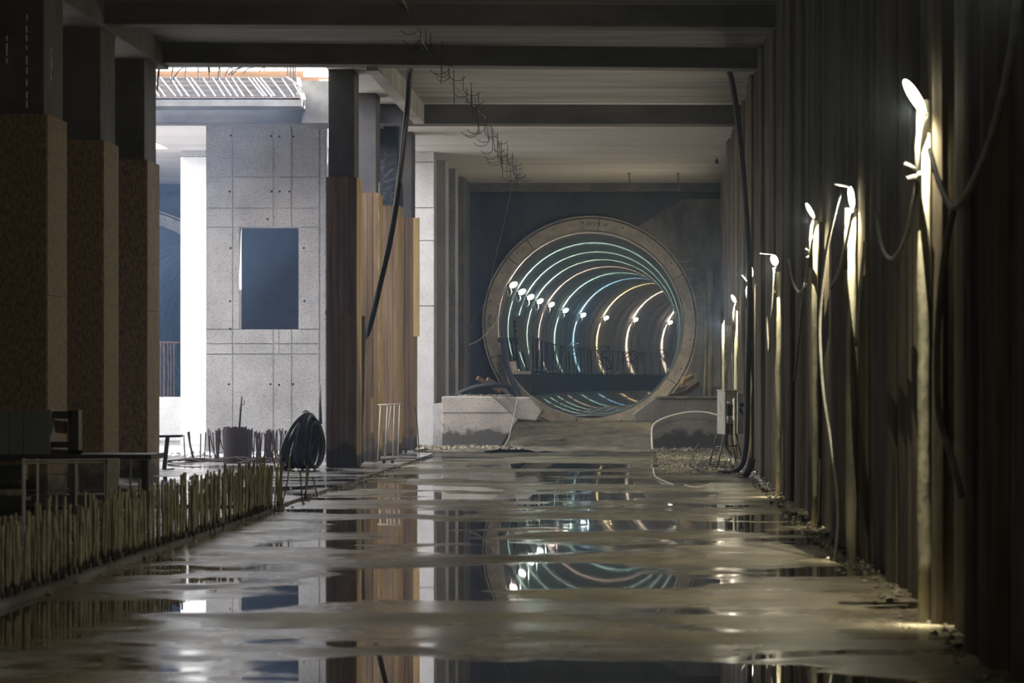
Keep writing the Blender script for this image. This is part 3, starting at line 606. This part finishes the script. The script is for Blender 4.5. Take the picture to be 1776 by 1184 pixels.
def rubble(name, n, x0, x1, y0, y1, s0, s1, m, label, z0=0, dens=None):
    mb = MB()
    for i in range(n):
        x = R.uniform(x0, x1); y = R.uniform(y0, y1)
        if dens and not dens(x, y): continue
        s = R.uniform(s0, s1); rot = Matrix.Rotation(R.uniform(0, 6), 4, 'Z') @ Matrix.Rotation(R.uniform(0, 1), 4, 'X')
        vs = [rot @ Vector((a * s * R.uniform(.6, 1.2), b * s * R.uniform(.6, 1.2), c * s * R.uniform(.4, .8))) + Vector((x, y, z0 + s * .3)) for a, b, c in ((1, 0, 0), (-1, 0, 0), (0, 1, 0), (0, -1, 0), (0, 0, 1), (0, 0, -1))]
        mb.add(vs, [(0, 2, 4), (2, 1, 4), (1, 3, 4), (3, 0, 4), (2, 0, 5), (1, 2, 5), (3, 1, 5), (0, 3, 5)])
    o = mb.build(name, M[m]); tag(o, label, 'rubble', None, 'stuff'); return o
rubble('gravel', 2600, .3, 2.0, 52, 70, .012, .034, 'mudp', 'wet gravel and debris at the foot of the pile wall under the switch boxes')
rubble('rubble', 380, -5.6, -3.0, 70.4, 72.4, .03, .12, 'mudp', 'broken stones and mud along the foot of the low left wall')
rubble('rubble', 160, .1, 2.0, 69, 70.4, .03, .1, 'mudp', 'broken stones along the foot of the low right wall')
rubble('dried_mud', 700, 1.75, 2.1, 14, 52, .01, .05, 'mudp', 'crumbs of mud along the foot of the pile wall', dens=lambda x, y: R.random() < (x - 1.7) * 3)
rubble('kerb_debris', 380, -5.05, -4.65, 22, 61, .01, .04, 'mudp', 'crumbs of concrete along the edge of the raised slab')
rubble('debris', 500, -14, -7.5, 61.5, 65.9, .02, .08, 'col_w', 'pale debris at the foot of the grey wall with the window', .05)
# timber and debris on the low walls
for i, (a, b, Y, m, lb) in enumerate([((828, 655), (868, 678), 74, 'plank', 'grey plank end lying left on the debris on the low left wall'), ((845, 657), (885, 682), 74.3, 'plank', 'second grey plank on the debris on the low left wall'),
        ((1181, 668), (1186, 656), 71, 'plank_y', 'yellow timber piece at the right of the tunnel ring, lower one'), ((1188, 659), (1201, 652), 71.2, 'plank_y', 'yellow piece of timber at the right edge of the tunnel ring, upper of two'), ((1176, 688), (1212, 664), 71.4, 'plank2', 'dark plank leaning on the low right wall beside the ring'), ((1160, 688), (1200, 676), 71.3, 'plank2', 'dark plank lying on the low right wall below the yellow timber')]):
    p, q = P(*a, Y), P(*b, Y + .3); d = (q - p).normalized(); rot = d.to_track_quat('X', 'Z').to_matrix().to_4x4()
    tag(MB().cbox((p + q) / 2, (q - p).length, .1, .10, rot).build('timber_offcut', M[m], None, loc=p), lb, 'timber')
tag(MB().tube(spline([P(788, 688, 73.6), P(815, 674, 73.5), P(850, 668, 73.5), P(880, 670, 73.6), P(893, 690, 73.7)], 5), [.07] * 21, 7).build('dark_hose', M['black'], None, loc=P(788, 688, 73.6)), 'dark hose lying over the debris on the low left wall', 'hose')
rubble('debris', 260, -4.7, -3.3, 72.8, 73.4, .015, .05, 'mudp', 'dark debris heaped on the low left wall', ZL)

# ------------------------------------------------------------------ columns with timber cladding
def column(xr, Yf, depth, w_, label, kind, wrap=False, pale_side=True, ztop=3.86 + EYE):
    root = empty('clad_column', (xr - w_ / 2, Yf + depth / 2, .05), label, 'column', 'columns clad in wood', 'thing')
    t = .035
    MB().box(xr - w_ + t, xr - t - .005, Yf + t, Yf + depth - t, .05, CZ - .004).build('shaft', M['shaft'], root, bevel=.015)
    if kind == 'plank':
        n = 5; wd = w_ / n
        for i in range(n):
            o = MB().box(xr - w_ + i * wd + .003, xr - w_ + (i + 1) * wd - .003, Yf - R.uniform(0, .02), Yf + t, .05 + R.uniform(0, .05), ztop + R.uniform(-.02, .02)).build('plank', M[R.choice(['plank', 'plank2'])], root)
        n = 4; wd = depth / n
        for i in range(n):
            MB().box(xr - t, xr + R.uniform(0, .015), Yf + i * wd + .003, Yf + (i + 1) * wd - .003, .05 + R.uniform(0, .1), ztop + R.uniform(-.03, .01)).build('side_plank', M['plank_y'], root)
        MB().box(xr - w_ - .01, xr - .03, Yf - .045, Yf - .02, 2.95, 3.03).build('batten', M['plank'], root) if 'front one' in label else None
    else:
        for z0, z1 in ((.05, 2.9), (2.905, ztop)):
            MB().box(xr - w_, xr, Yf, Yf + t, z0, z1).build('front_sheet', M['osb'], root)
            MB().box(xr - t, xr + .012, Yf + t + .002, Yf + depth, z0, z1).build('side_sheet', M['osb'], root)
    if wrap:
        vs = []; zs = [P(0, yy_, Yf).z for yy_ in (188, 215, 250, 290, 330, 356)]
        mb = MB()
        pth = [(xr - w_ - .01, Yf - .02), (xr - .03, Yf - .03), (xr + .03, Yf + .0), (xr + .03, Yf + depth)]
        for z in zs: vs += [(a + R.uniform(-.02, .02), b, z) for a, b in pth]
        k = 4; mb.add(vs, [(i * k + j, i * k + j + 1, (i + 1) * k + j + 1, (i + 1) * k + j) for i in range(len(zs) - 1) for j in range(k - 1)]); 
        mb.build('plastic_wrap', M['blackwrap'], root)
    return root
c1_ = column(-5.44, 54.6, .95, .57, 'plank clad column beside the hose coil, front one of the middle four', 'plank')
c2_ = column(-5.44, 59.1, .95, .57, 'second of the four middle clad columns, behind the thick hanging hose', 'plank')
c3_ = column(-5.40, 63.4, .95, .57, 'clad column with dark navy plastic wrapped around its upper part', 'plank', wrap=True)
c4_ = column(-5.44, 68.3, .95, .57, 'rearmost clad column, with a pale yellow board hanging off its edge', 'plank')
MB().box(P(716, 0, 68).x, P(727, 0, 68).x, 68.1, 68.14, P(0, 583, 68).z, P(0, 377, 68).z).build('loose_board', M['plank_y'], c4_)
for k in range(9):
    z = 1.5 + k * .5; MB().box(-5.41, -5.405, 58.9, 59.1, z, z + R.uniform(.05, .3)).build('foil_strip', M['pale'], c2_)
a1_ = column(-8.39, 40.5, 1.4, 1.9, 'nearest column at the left edge, boxed in brown chipboard sheets', 'osb', ztop=3.75 + EYE)
a2_ = column(-8.44, 45.0, 1.3, .9, 'chipboard boxed column in the middle of the three on the left', 'osb', ztop=3.76 + EYE)
a3_ = column(-8.50, 49.3, 1.25, .72, 'chipboard boxed column beside the bright daylight gap, last of the three on the left', 'osb', ztop=3.78 + EYE)
for x, m0 in ((11, 60), (46, 24), (88, 85)):   # crumbly mortar fins down the nearest column
    for k in range(9 if x == 46 else 4):
        y0 = m0 + k * (19 if x == 46 else 14) + R.uniform(-3, 3); MB().tube([P(x + R.uniform(-1, 1), y0, 40.4), P(x, y0 + R.uniform(6, 15), 40.4)], .012, 5).build('mortar_fin', M['pale'], a1_)
for b in range(4):
    pass
# vertical black hose section and pallet bits standing against the clad columns
vh = tag(MB().tube(spline([P(626, 548, 56.2), P(627, 590, 56.2), P(625, 640, 56.2), P(624, 700, 56.2), P(622, 740, 56.2), P(623, 803, 56.2)], 4), [.085] * 21, 8).build('standing_hose', M['black'], None, loc=P(623, 800, 56.2)), 'thick black hose end standing upright between the first and second clad column', 'hose')
MB().box(-5.44, -5.40, 57.5, 57.56, P(0, 750, 57.5).z, P(0, 690, 57.5).z).build('loose_board', M['plank_y'], c1_)
hh = empty('hanging_hose', P(712, 118, 53), 'thick black hose hanging from the beam in front of the clad columns', 'hose')
MB().tube(spline([P(714, 112, 52.3), P(710, 130, 52.6), P(705, 200, 52.8), P(694, 300, 53), P(680, 400, 53.2), P(660, 490, 53.5), P(643, 560, 54), P(636, 580, 54.3)], 6), .055, 10).build('hose', M['black'], hh)
MB().tube(spline([P(706, 200, 52.7), P(688, 330, 52.9), P(668, 440, 53.2), P(644, 540, 53.8), P(634, 590, 54.2)], 5), .012, 6).build('tie_line', M['cable'], hh)
frm = empty('bar_trestle', P(678, 800, 60), 'thin light metal frame standing in front of the second and third clad columns', 'trestle')
for a, b in (((655, 702), (696, 700)), ((660, 702), (655, 800.5)), ((672, 703), (667, 800.5)), ((684, 702), (681, 800.5)), ((693, 702), (690, 800.5)), ((678, 703), (670, 770)), ((655, 800.5), (696, 796))):
    MB().tube([P(*a, 58.6), P(*b, 58.6)], .012, 6).build('bar', M['pale'], frm)
ft = empty('timber_stand', P(655, 805, 57), 'small dark timber blocks under a plank at the foot of the second clad column', 'timber')
MB().prism([P(645, 798, 57), P(684, 794, 58), P(684, 797, 58), P(645, 801, 57)], (0, .25, 0)).build('plank', M['plank'], ft)
for x in (627, 640): MB().prism([P(x, 806, 56.5), P(x + 12, 806, 56.5), P(x + 12, 813, 56.5), P(x, 813, 56.5)], (0, .2, 0)).build('block', M['dsteel'], ft)
for x in (663, 678): MB().prism([P(x, 798, 57.6), P(x + 5, 798, 57.6), P(x + 4, 808, 57.6), P(x + 1, 808, 57.6)], (0, .1, 0)).build('foot', M['dsteel'], ft)

# ------------------------------------------------------------------ hose coil
coil = empty('hose_coil', (P(525, 0, 54).x, 54, .05), 'big coil of dark muddy hoses leaning on the first clad column', 'hose coil')
for k in range(17):
    f = k / 16; c = P(509 + f * 36 + R.uniform(-3, 3), 764 + R.uniform(-4, 4), 53.4 + .5 * R.random()); rx = R.uniform(.05, .16); rz = R.uniform(.40, .54) - .06 * abs(f - .5); lean = .20 - .22 * f + R.uniform(-.05, .05)
    p = [c + Vector((rx * math.cos(t) + lean * math.sin(t), .38 * math.cos(t), rz * math.sin(t))) for t in [2 * PI * i / 24 for i in range(25)]]
    zm = min(q.z for q in p); p = [q + Vector((0, 0, .05 + .04 - zm)) for q in p]
    MB().tube(p, R.choice((.03, .036, .042)), 7, False).build('hose_loop', M[R.choice(('hose', 'hose', 'black'))], coil)

# ------------------------------------------------------------------ starter bars
row = empty('starter_bars', (-4.8, 22, 0), 'long row of mud caked starter bars along the slab edge', 'rebar')
proto = []
for q in range(6):
    h = .61 + .018 * q; mb = MB(); n = 4
    mb.tube([(R.uniform(-.003, .003) * k, R.uniform(-.003, .003) * k, h * k / n) for k in range(n + 1)], [.0125 * R.uniform(.85, 1.2) for _ in range(n + 1)], 6)
    me = bpy.data.meshes.new('bar'); me.from_pydata(mb.v, [], mb.f); me.materials.append(M['rebar_mud']); [setattr(p_, 'use_smooth', True) for p_ in me.polygons]; proto.append(me)
cnt = 0; yy = 21.5
while yy < 38.3 and cnt < 292:
    for xo in (-4.86, -5.02):
        if R.random() < .06: continue
        o = bpy.data.objects.new('rebar', R.choice(proto)); C.objects.link(o); o.parent = row
        o.location = (xo + R.uniform(-.03, .03) + (.05 if yy > 30 else 0) + 4.8, yy + R.uniform(-.03, .03) - 22, 0)
        s = 1.0
        o.rotation_euler = (R.uniform(-.02, .02), R.uniform(-.018, .018) * (2.5 if yy > 36.5 else 1), R.uniform(0, 6)); o.scale = (1, 1, s * R.uniform(.84, 1.06)); cnt += 1
    yy += .115
# curb under the bars
tag(MB().box(-5.1, -4.78, 19, 38.4, 0, .05).build('bar_kerb', M['conc_d'], row), None, None)
tw = [((476, 890), (480, 820), (470, 780)), ((484, 886), (486, 840), (492, 800)), ((488, 880), (500, 830), (502, 790)), ((524, 868), (522, 830), (520, 815)), ((528, 868), (534, 830), (535, 812)), ((530, 867), (531, 840), (533, 806)), ((550, 860), (547, 845), (543, 828))]
for i, (a, b, c) in enumerate(tw):
    Y = EYE * F / (a[1] - 660)
    tag(MB().tube([P(*a, Y), P(*b, Y), P(*c, Y)], .012, 5).build('bent_rebar', M['rebar_mud'], None, loc=P(*a, Y)), ['first', 'second', 'third', 'fourth', 'fifth', 'sixth', 'last'][i] + ' from the left of the thin bent bars past the starter bar row', 'rebar', 'loose bent bars by the slab edge')
# far, darker group of starter bars in front of the bright floor
far = empty('starter_bars', P(410, 806, 58.2), 'dark rusty starter bars standing in the daylight around the round rebar bundle', 'rebar')
for i in range(92):
    x = R.choice((R.uniform(318, 392), R.uniform(392, 505), R.uniform(430, 505))); Y = R.uniform(57.8, 59.6); zb = 660 + (EYE - .05) * F / Y
    lean = R.uniform(-10, 10) if R.random() < .6 else R.uniform(-30, 30); tp = R.uniform(742, 756)
    if 318 < x < 372 and R.random() < .5: continue
    MB().tube([P(x, zb, Y), P(x + lean * .4, (zb + tp) / 2, Y), P(x + lean * .6, tp, Y)], .013, 5).build('rebar', M['rebar_rust'], far)
for i in range(22):
    x = R.uniform(240, 440); Y = R.uniform(57, 59); a = R.uniform(40, 110)
    MB().tube(spline([P(x, 800 + R.uniform(-2, 4), Y), P(x + a * .5, 797 + R.uniform(-5, 3), Y), P(x + a, 802 + R.uniform(-8, 2), Y)], 3), .016, 5).build('loose_bar', M['rebar_rust'], far)
bd = empty('rebar_bundle', P(411, 806, 57.8), 'round tightly packed dark rebar bundle standing in the daylight with one tall bar', 'rebar')
for i in range(46):
    a = 2 * PI * i / 46; x = P(408, 0, 57.8).x + .22 * math.cos(a); yy = 57.8 + .22 * math.sin(a)
    MB().tube([(x, yy, .05), (x, yy, P(0, 741, 57.8).z + R.uniform(-.02, .02))], .017, 5).build('rebar', M['rebar_rust'], bd)
MB().lathe([(.205, .0), (.205, .68), (.001, .70)], (P(408, 0, 57.8).x, 57.8, .05), (0, 0, 1), 16).build('core', M['rebar_rust'], bd)
MB().tube([P(415, 745, 57.8), P(417, 716, 57.8), P(419, 687, 57.8)], .022, 6).build('tall_bar', M['dsteel'], bd)
MB().tube([P(419, 702, 57.8), P(423, 702, 57.8), P(424, 694, 57.8)], .009, 5).build('hook', M['dsteel'], bd)
for i, x in enumerate((378, 432, 466)):
    mb = MB()
    b_ = empty('rebar_bundle', P(x, 806, 58.4), ['slim dark bar bundle left of the round one', 'slim dark bar bundle right behind the round one', 'slim leaning bar bundle nearest the hose coil'][i], 'rebar')
    for k in range(6): xx = P(x + R.uniform(-4, 4), 0, 58.4).x; MB().tube([(xx, 58.4 + R.uniform(-.04, .04), .05), (xx + R.uniform(-.03, .06), 58.4, P(0, 742 + R.uniform(0, 6), 58.4).z)], .02, 5).build('rebar', M['rebar_rust'], b_)
MB().tube([P(556, 735, 60), P(555, 700, 60), P(556, 666, 60)], [.04, .03, .005], 6).build('pointed_bar', M['dsteel'], far)
# dark trestle at the edge of the gap
tr = empty('steel_trestle', P(285, 818, 53.5), 'dark steel trestle with a single post in the daylight gap beside the chipboard column', 'trestle')
MB().prism([P(245, 755, 53.4), P(313, 754, 53.4), P(313, 758, 53.4), P(245, 759, 53.4)], (0, .3, 0)).build('top_beam', M['dsteel'], tr)
MB().prism([P(287, 757, 53.5), P(293, 757, 53.5), P(287, 815, 53.5), P(281, 815, 53.5)], (0, .1, 0)).build('post', M['dsteel'], tr)
MB().prism([P(245, 819, 53.0), P(303, 819, 53.0), P(303, 823, 53.0), P(245, 823, 53.0)], (0, .5, 0)).build('foot_beam', M['dsteel'], tr)
MB().prism([P(272, 815, 53.5), P(298, 812, 53.5), P(298, 815, 53.5), P(272, 818, 53.5)], (0, .3, 0)).build('foot_plate', M['dsteel'], tr)

# ------------------------------------------------------------------ equipment at the left
YC = 37.5; zb = lambda Y: 660 + EYE * F / Y
lk = empty('metal_locker', P(40, 788, YC), 'grey metal cabinet with three doors on the dark stand at the left edge', 'cabinet')
for x0, x1 in ((-40, 14), (15, 39), (40, 88)):
    MB().prism([P(x0, 711, YC), P(x1, 711, YC), P(x1 - (3 if x1 == 88 else 0), 788, YC), P(x0, 788, YC)], (0, .5, 0)).build('door', M['grey'], lk, bevel=.006)
st = empty('steel_stand', P(60, 888, YC), 'dark steel stand carrying the grey cabinet behind the starter bars', 'stand')
MB().prism([P(-60, 788, YC - .1), P(262, 788, YC - .1), P(262, 797, YC - .1), P(-60, 800, YC - .1)], (0, 1.0, 0)).build('top_beam', M['dsteel'], st)
for x in (-30, 120, 245): MB().prism([P(x, 797, YC), P(x + 14, 797, YC), P(x + 14, zb(YC), YC), P(x, zb(YC), YC)], (0, .12, 0)).build('leg', M['dsteel'], st)
MB().prism([P(-60, 858, YC), P(262, 858, YC), P(262, 876, YC), P(-60, 878, YC)], (0, .12, 0)).build('lower_beam', M['dsteel'], st)
MB().prism([P(-60, 812, YC + .2), P(40, 806, YC + .2), P(40, 832, YC + .2), P(-60, 836, YC + .2)], (0, .3, 0)).build('drum', M['dsteel'], st)
fr = empty('machine_frame', P(112, 788, YC + .2), 'black steel frame of a tool standing beside the grey cabinet', 'frame')
def fb(a, b, c, d): MB().prism([P(a, b, YC + .1), P(c, b, YC + .1), P(c, d, YC + .1), P(a, d, YC + .1)], (0, .25, 0)).build('bar', M['dsteel'], fr)
fb(90, 713, 124, 726); fb(119, 711, 136, 788); fb(82, 766, 120, 776); fb(82, 780, 136, 788)
MB().prism([P(92, 727, YC + .2), P(118, 733, YC + .2), P(116, 752, YC + .2), P(96, 750, YC + .2)], (0, .03, 0)).build('yellow_panel', M['plank'], fr)
MB().tube([P(112, 730, YC), P(117, 742, YC)], .02, 6).build('lever', M['dsteel'], fr)
YG = 32.0
gr = empty('mesh_crate', P(120, zb(YG), YG), 'pale wire mesh crate with white posts standing behind the starter bars', 'crate')
for x in (38, 63, 130, 181, 224, 255):
    wd = 5 if x in (38, 181) else 3
    MB().prism([P(x, 795, YG), P(x + wd, 795, YG), P(x + wd, zb(YG), YG), P(x, zb(YG), YG)], (0, .04, 0)).build('post', M['pale'] if x < 190 else M['steel'], gr)
for y in (798, 803): MB().tube([P(38, y, YG), P(206, y - 2, YG)], .012, 5).build('rail', M['pale'], gr)
MB().tube([P(206, 797, YG + .3), P(256, 797, YG + .3)], .010, 5).build('rail', M['steel'], gr)
x = 70
while x < 182: MB().tube([P(x, 800, YG + .01), P(x, 880, YG + .01)], .005, 4).build('wire', M['steel'], gr); x += 4.2
for y in (822, 850, 876): MB().tube([P(42, y, YG + .02), P(181, y, YG + .02)], .006, 4).build('wire', M['steel'], gr)
MB().prism([P(186, 796, YG - .05), P(207, 796, YG - .05), P(204, 870, YG - .05), P(188, 870, YG - .05)], (0, .03, 0)).build('end_panel', M['pale'], gr)
for k in range(8):
    p0 = P(-10 + k * 7 + R.uniform(-2, 2), 855, 35.5); tag(MB().ell(p0 + Vector((0, 0, .0)), (1, .3, .2), R.uniform(.1, .16), .05, 8).build('sack', M['mudp'], None, loc=p0), ['first', 'second', 'third', 'fourth', 'fifth', 'sixth', 'seventh', 'eighth'][k] + ' brownish lump from the left on the low board at the left edge', 'sack', 'lumps on the low board at the left edge')
tag(MB().prism([P(-40, 862, 35.4), P(42, 862, 35.4), P(42, 868, 35.4), P(-40, 868, 35.4)], (0, .4, 0)).build('low_board', M['dsteel'], None, loc=P(0, 868, 35.4)), 'dark board carrying brownish lumps at the left edge', 'board')

# ------------------------------------------------------------------ right side: switch boxes, hoses, cables
sb = empty('switch_box', P(1262, 812, 56), 'cream steel switch box with open sockets on four thin legs, by the pile wall', 'switch box')
a, b, c, d_ = P(1243, 0, 57.3).x, P(1257, 0, 56).x, P(1278, 0, 56).x, 56.0
zt, zl = P(0, 678, 56).z, P(0, 754, 56).z
MB().prism([(a, 57.0, zl), (b, 56.0, zl), (c, 56.0, zl), (c + .03, 57.0, zl)], (0, 0, zt - zl)).build('body', M['boxw'], sb, bevel=.012)
MB().prism([(a - .01, 57.0, zt), (b - .01, 55.97, zt), (c + .01, 55.97, zt), (c + .04, 57.0, zt)], (0, 0, .025)).build('lid', M['boxw'], sb)
def face(x0, y0, x1, y1, name, m, dy=.02): MB().prism([P(x0, y0, 55.99), P(x1, y0, 55.99), P(x1, y1, 55.99), P(x0, y1, 55.99)], (0, -dy, 0)).build(name, M[m], sb)
face(1261, 684, 1272, 696, 'label_plate', 'pale'); face(1262, 699, 1271, 722, 'socket_panel', 'dsteel', .03); face(1260, 735, 1265, 753, 'breaker', 'dsteel', .03); face(1267, 735, 1272, 753, 'breaker', 'dsteel', .03)
for x in (1263, 1270): MB().tube([P(x, 721, 55.93), P(x + .5, 733, 55.93)], .03, 7).build('plug', M['pale'], sb)
MB().tube([P(1261, 698, 55.93), P(1272, 700, 55.93)], .025, 7).build('plug', M['pale'], sb)
for (x0, y0), (x1, y1) in (((1244, 754), (1230, 806)), ((1256, 754), (1243, 815)), ((1277, 754), (1290, 812)), ((1268, 754), (1276, 800))):
    MB().tube([P(x0, y0, 56.2), P(x1, y1, 56.2 if y1 > 810 else 57.2)], .016, 6).build('leg', M['steel'], sb)
MB().tube([P(1240, 775, 56.4), P(1282, 772, 56.4)], .012, 6).build('leg_brace', M['steel'], sb)
MB().tube(spline([P(1258, 756, 56.3), P(1257, 775, 56.2), P(1266, 790, 56.1), P(1272, 800, 56), P(1270, 808, 55.9)], 4), .035, 7).build('thick_cable', M['cable'], sb)
for q in range(4): MB().tube(spline([P(1258 + q, 678, 56.5), P(1256 + q * 2, 640, 57), P(1258 + q * 3, 600, 58), P(1259 + q * 3, 565, 60)], 4), .011, 5).build('feed_cable', M['cable'], sb)
sb2 = empty('switch_box', P(1285, 752, 57.4), 'second cream box fixed to the pile wall just right of the legged one', 'switch box')
MB().prism([P(1279, 681, 57.4), P(1289, 681, 57.4), P(1289, 752, 57.4), P(1279, 752, 57.4)], (0, .4, 0)).build('body', M['boxw'], sb2, bevel=.01)
MB().tube(spline([P(1281, 702, 57.2), P(1289, 701, 57.2), P(1283, 708, 57.2), P(1288, 718, 57.2)], 4), .03, 6).build('handle', M['dsteel'], sb2)
def hose(name, pts, r, m, label, n=6, cat='hose', sides=8, group=None):
    p = spline([P(*q) for q in pts], n); return tag(MB().tube(p, r, sides).build(name, M[m], None, loc=p[0]), label, cat, group)
hose('hanging_hose', [(1262, 116, 52.2), (1270, 145, 52.4), (1280, 210, 52.6), (1289, 300, 52.8), (1296, 400, 53), (1300, 480, 53), (1300, 560, 53), (1297, 650, 53), (1296, 720, 53), (1294, 770, 53), (1287, 805, 53), (1270, 819, 53), (1249, 820, 52.8)], .055, 'black', 'long thick black hose hanging from ceiling to floor by the switch boxes', sides=10)
hose('hose_end', [(1304, 795, 50), (1299, 812, 50), (1291, 826, 50)], .07, 'black', 'short black hose end at the foot of the pile wall')
hose('floor_hose', [(1212, 770, 60), (1203, 785, 58), (1204, 800, 56), (1216, 815, 53.5), (1245, 825, 51.6), (1278, 829, 50.5), (1300, 827, 50.6)], .022, 'black', 'thin black hose lying in a loop on the wet floor around the box legs')
hose('white_hose', [(1132, 782, 69.5), (1131, 768, 69.6), (1131, 745, 69.8), (1137, 733, 69.9), (1160, 722, 69.9), (1195, 714.5, 69.9), (1225, 715, 69.9), (1250, 721, 69.8)], .026, 'white', 'white hose arching in front of the low right wall')
hose('white_hose', [(1133, 812, 55.8), (1136, 825, 51.3), (1150, 833, 49), (1168, 840, 47.1)], .013, 'white', 'white hose end lying on the wet floor, left piece')
hose('white_hose', [(1188, 841, 46.8), (1205, 844.5, 46), (1222, 843, 46.3)], .011, 'white', 'short white hose piece lying on the wet floor, right piece')
pf = MB(); R2 = random.Random(3)
for k in range(70):
    Y = R2.uniform(43.5, 56); c = Vector((R2.uniform(1.86, 1.98), Y, R2.uniform(.01, .06))); a = [c + Vector((R2.uniform(-.05, .05), R2.uniform(-.09, .09), R2.uniform(-.01, .07))) for _ in range(3)]
    pf.prism(a, (0, .004, .003))
tag(pf.build('plastic_film', M['film'], None, loc=(1.9, 50, 0)), 'crumpled strip of bluish white plastic film along the foot of the pile wall', 'plastic film')
# cables looping along the pile wall
cb = [([(1595, 300, 20.1), (1585, 350, 20.8), (1572, 410, 21.5), (1548, 448, 22.4), (1530, 430, 23.3), (1519, 370, 24.2)], 'cable sagging left of the nearest wall lamp'),
      ([(1765, -10, 15.0), (1752, 100, 15.4), (1725, 220, 16.0), (1690, 310, 16.9), (1655, 360, 18), (1630, 320, 18.9), (1612, 260, 19.8)], 'thick cable sagging from the top right corner to the nearest wall lamp'),
      ([(1655, 360, 18), (1640, 430, 18.2), (1630, 520, 18.3), (1625, 620, 18.4), (1628, 720, 18.3), (1650, 790, 18), (1668, 860, 17.8)], 'cable running down the pile wall under the nearest lamp, bending to the right'),
      ([(1458, 330, 27.0), (1445, 380, 27.2), (1432, 440, 27.6), (1425, 510, 27.9), (1422, 580, 28.0), (1428, 680, 27.8), (1440, 760, 27.5), (1450, 840, 27.3), (1453, 900, 27.2), (1448, 968, 27.2)], 'long pale cable hanging from the bracket lamp down towards the floor'),
      ([(1478, 370, 27.2), (1468, 420, 27.4), (1455, 470, 27.8), (1440, 500, 28.4)], 'short cable under the bracket lamp'),
      ([(1410, 410, 33.1), (1404, 450, 33.3), (1397, 490, 33.7), (1387, 507, 34.5), (1376, 490, 35.6), (1368, 450, 36.8)], 'cable sagging left of the tilted small wall lamp'),
      ([(1397, 490, 33.7), (1390, 540, 34.1), (1384, 600, 34.5), (1378, 660, 35)], 'thin cable dropping below the tilted small wall lamp'),
      ([(1343, 465, 42.2), (1341, 510, 42.4), (1337, 560, 42.6), (1334, 610, 43), (1330, 550, 43.8)], 'thin cable hanging under the short round wall lamp'),
      ([(1276, 530, 61), (1275, 570, 61), (1270, 610, 61.4), (1271, 650, 60), (1272, 676, 58)], 'thin cable from the faint lamp down to the switch boxes'),
      ([(1500, 420, 24.9), (1490, 520, 25.3), (1484, 600, 25.6)], 'thin cable on the dark pile wall between the two nearest lamps')]
for p, l in cb: hose('power_cable', p, .016 if len(p) != 7 else .022, 'cable', l, 5, 'cable', 6)
# festoon of wire hooks under the ceiling, and its long wire
fs_ = empty('wire_festoon', (-3.45, 48, CZ), 'string of thin wire hooks hanging in a line under the ceiling towards the tunnel', 'wire')
Y = 45.5
while Y < 82:
    z = CZ - R.uniform(.0, .05); x = -3.5 + R.uniform(-.12, .12)
    for s in range(R.choice((1, 2, 2))):
        sx = R.choice((-1, 1)); rr = R.uniform(.12, .2); h = R.uniform(.15, .5)
        p = [(x, Y, CZ)] + [(x + sx * rr * (1 - math.cos(t)) , Y, z - h - rr * .8 * math.sin(t)) for t in (0, .5, 1.0, 1.6, 2.2, 2.7)]
        MB().tube(spline(p, 3), .008, 4).build('wire_hook', M['dsteel'], fs_)
    if R.random() < .35: MB().tube([(x, Y, CZ - .1), (x + R.uniform(-.15, .15), Y, CZ - .75)], .009, 4).build('wire_stub', M['dsteel'], fs_)
    Y += 1.15
MB().tube(spline([P(690, -20, 42.5), P(740, 85, 50.5), P(768, 125, 55), P(800, 160, 58), P(828, 190, 61), P(850, 218, 63), P(887, 300, 79), P(878, 370, 80), P(858, 450, 81), P(842, 520, 81.5), P(815, 570, 82), P(806, 640, 82.5)], 6), .011, 5).build('long_wire', M['cable'], fs_)
hose('thin_wire', [(806, 600, 85.5), (830, 590, 85.8), (855, 565, 86), (872, 535, 86.5), (877, 500, 87.5)], .014, 'white', 'thin pale wire curving from the pier to the first tunnel lamp', 5, 'wire', 5)
hose('thin_wire', [(898, 688, 72.3), (890, 725, 72.2), (882, 760, 72.0), (874, 774, 71.9)], .012, 'pale', 'thin pale wire hanging over the broken end of the low left wall', 4, 'wire', 5)
hose('thin_wire', [(720, 705, 66), (724, 740, 66), (727, 785, 66)], .012, 'dsteel', 'thin dark wire at the foot of the rearmost clad column', 4, 'wire', 5)
pend = empty('ceiling_pendant', P(1243, 285, 76), 'small dark pendant hook hanging from the ceiling near the pile wall', 'hook')
MB().tube([Vector((P(1243, 0, 76).x, 76, CZ)), P(1243, 276, 76)], .008, 5).build('wire', M['dsteel'], pend)
MB().ell(P(1243, 280, 76), (0, 0, 1), .14, .05, 8).build('bulb_case', M['dsteel'], pend)
for x, l in ((1091, 'left'), (1176, 'right')):
    r_ = empty('ceiling_hanger', P(x, 325, 82), l + ' of two short steel hangers under the ceiling above the tunnel mouth', 'hanger')
    MB().tube([Vector((P(x, 0, 82).x, 82, CZ)), P(x + 1, 322, 82), P(x + 3, 334, 82)], .016, 5).build('rod', M['steel'], r_)
    MB().box(P(x - 2, 0, 82).x, P(x + 2, 0, 82).x, 81.95, 82.05, CZ - .04, CZ).build('plate', M['steel'], r_)
# orange railing before the second tunnel
ra = empty('orange_barrier', P(290, 688, 78.8), 'rusty orange barrier of thin bars on the low white wall', 'barrier')
MB().tube([P(230, 592, 78.8), P(312, 594, 78.8)], .02, 5).build('top_rail', M['timber'], ra)
for x in (272, 275, 279, 283, 285, 291, 296, 302): MB().tube([P(x, 593, 78.8), P(x + R.uniform(-1, 1), 640, 78.8), P(x, 690, 78.8)], .014, 5).build('bar', M['timber'], ra)
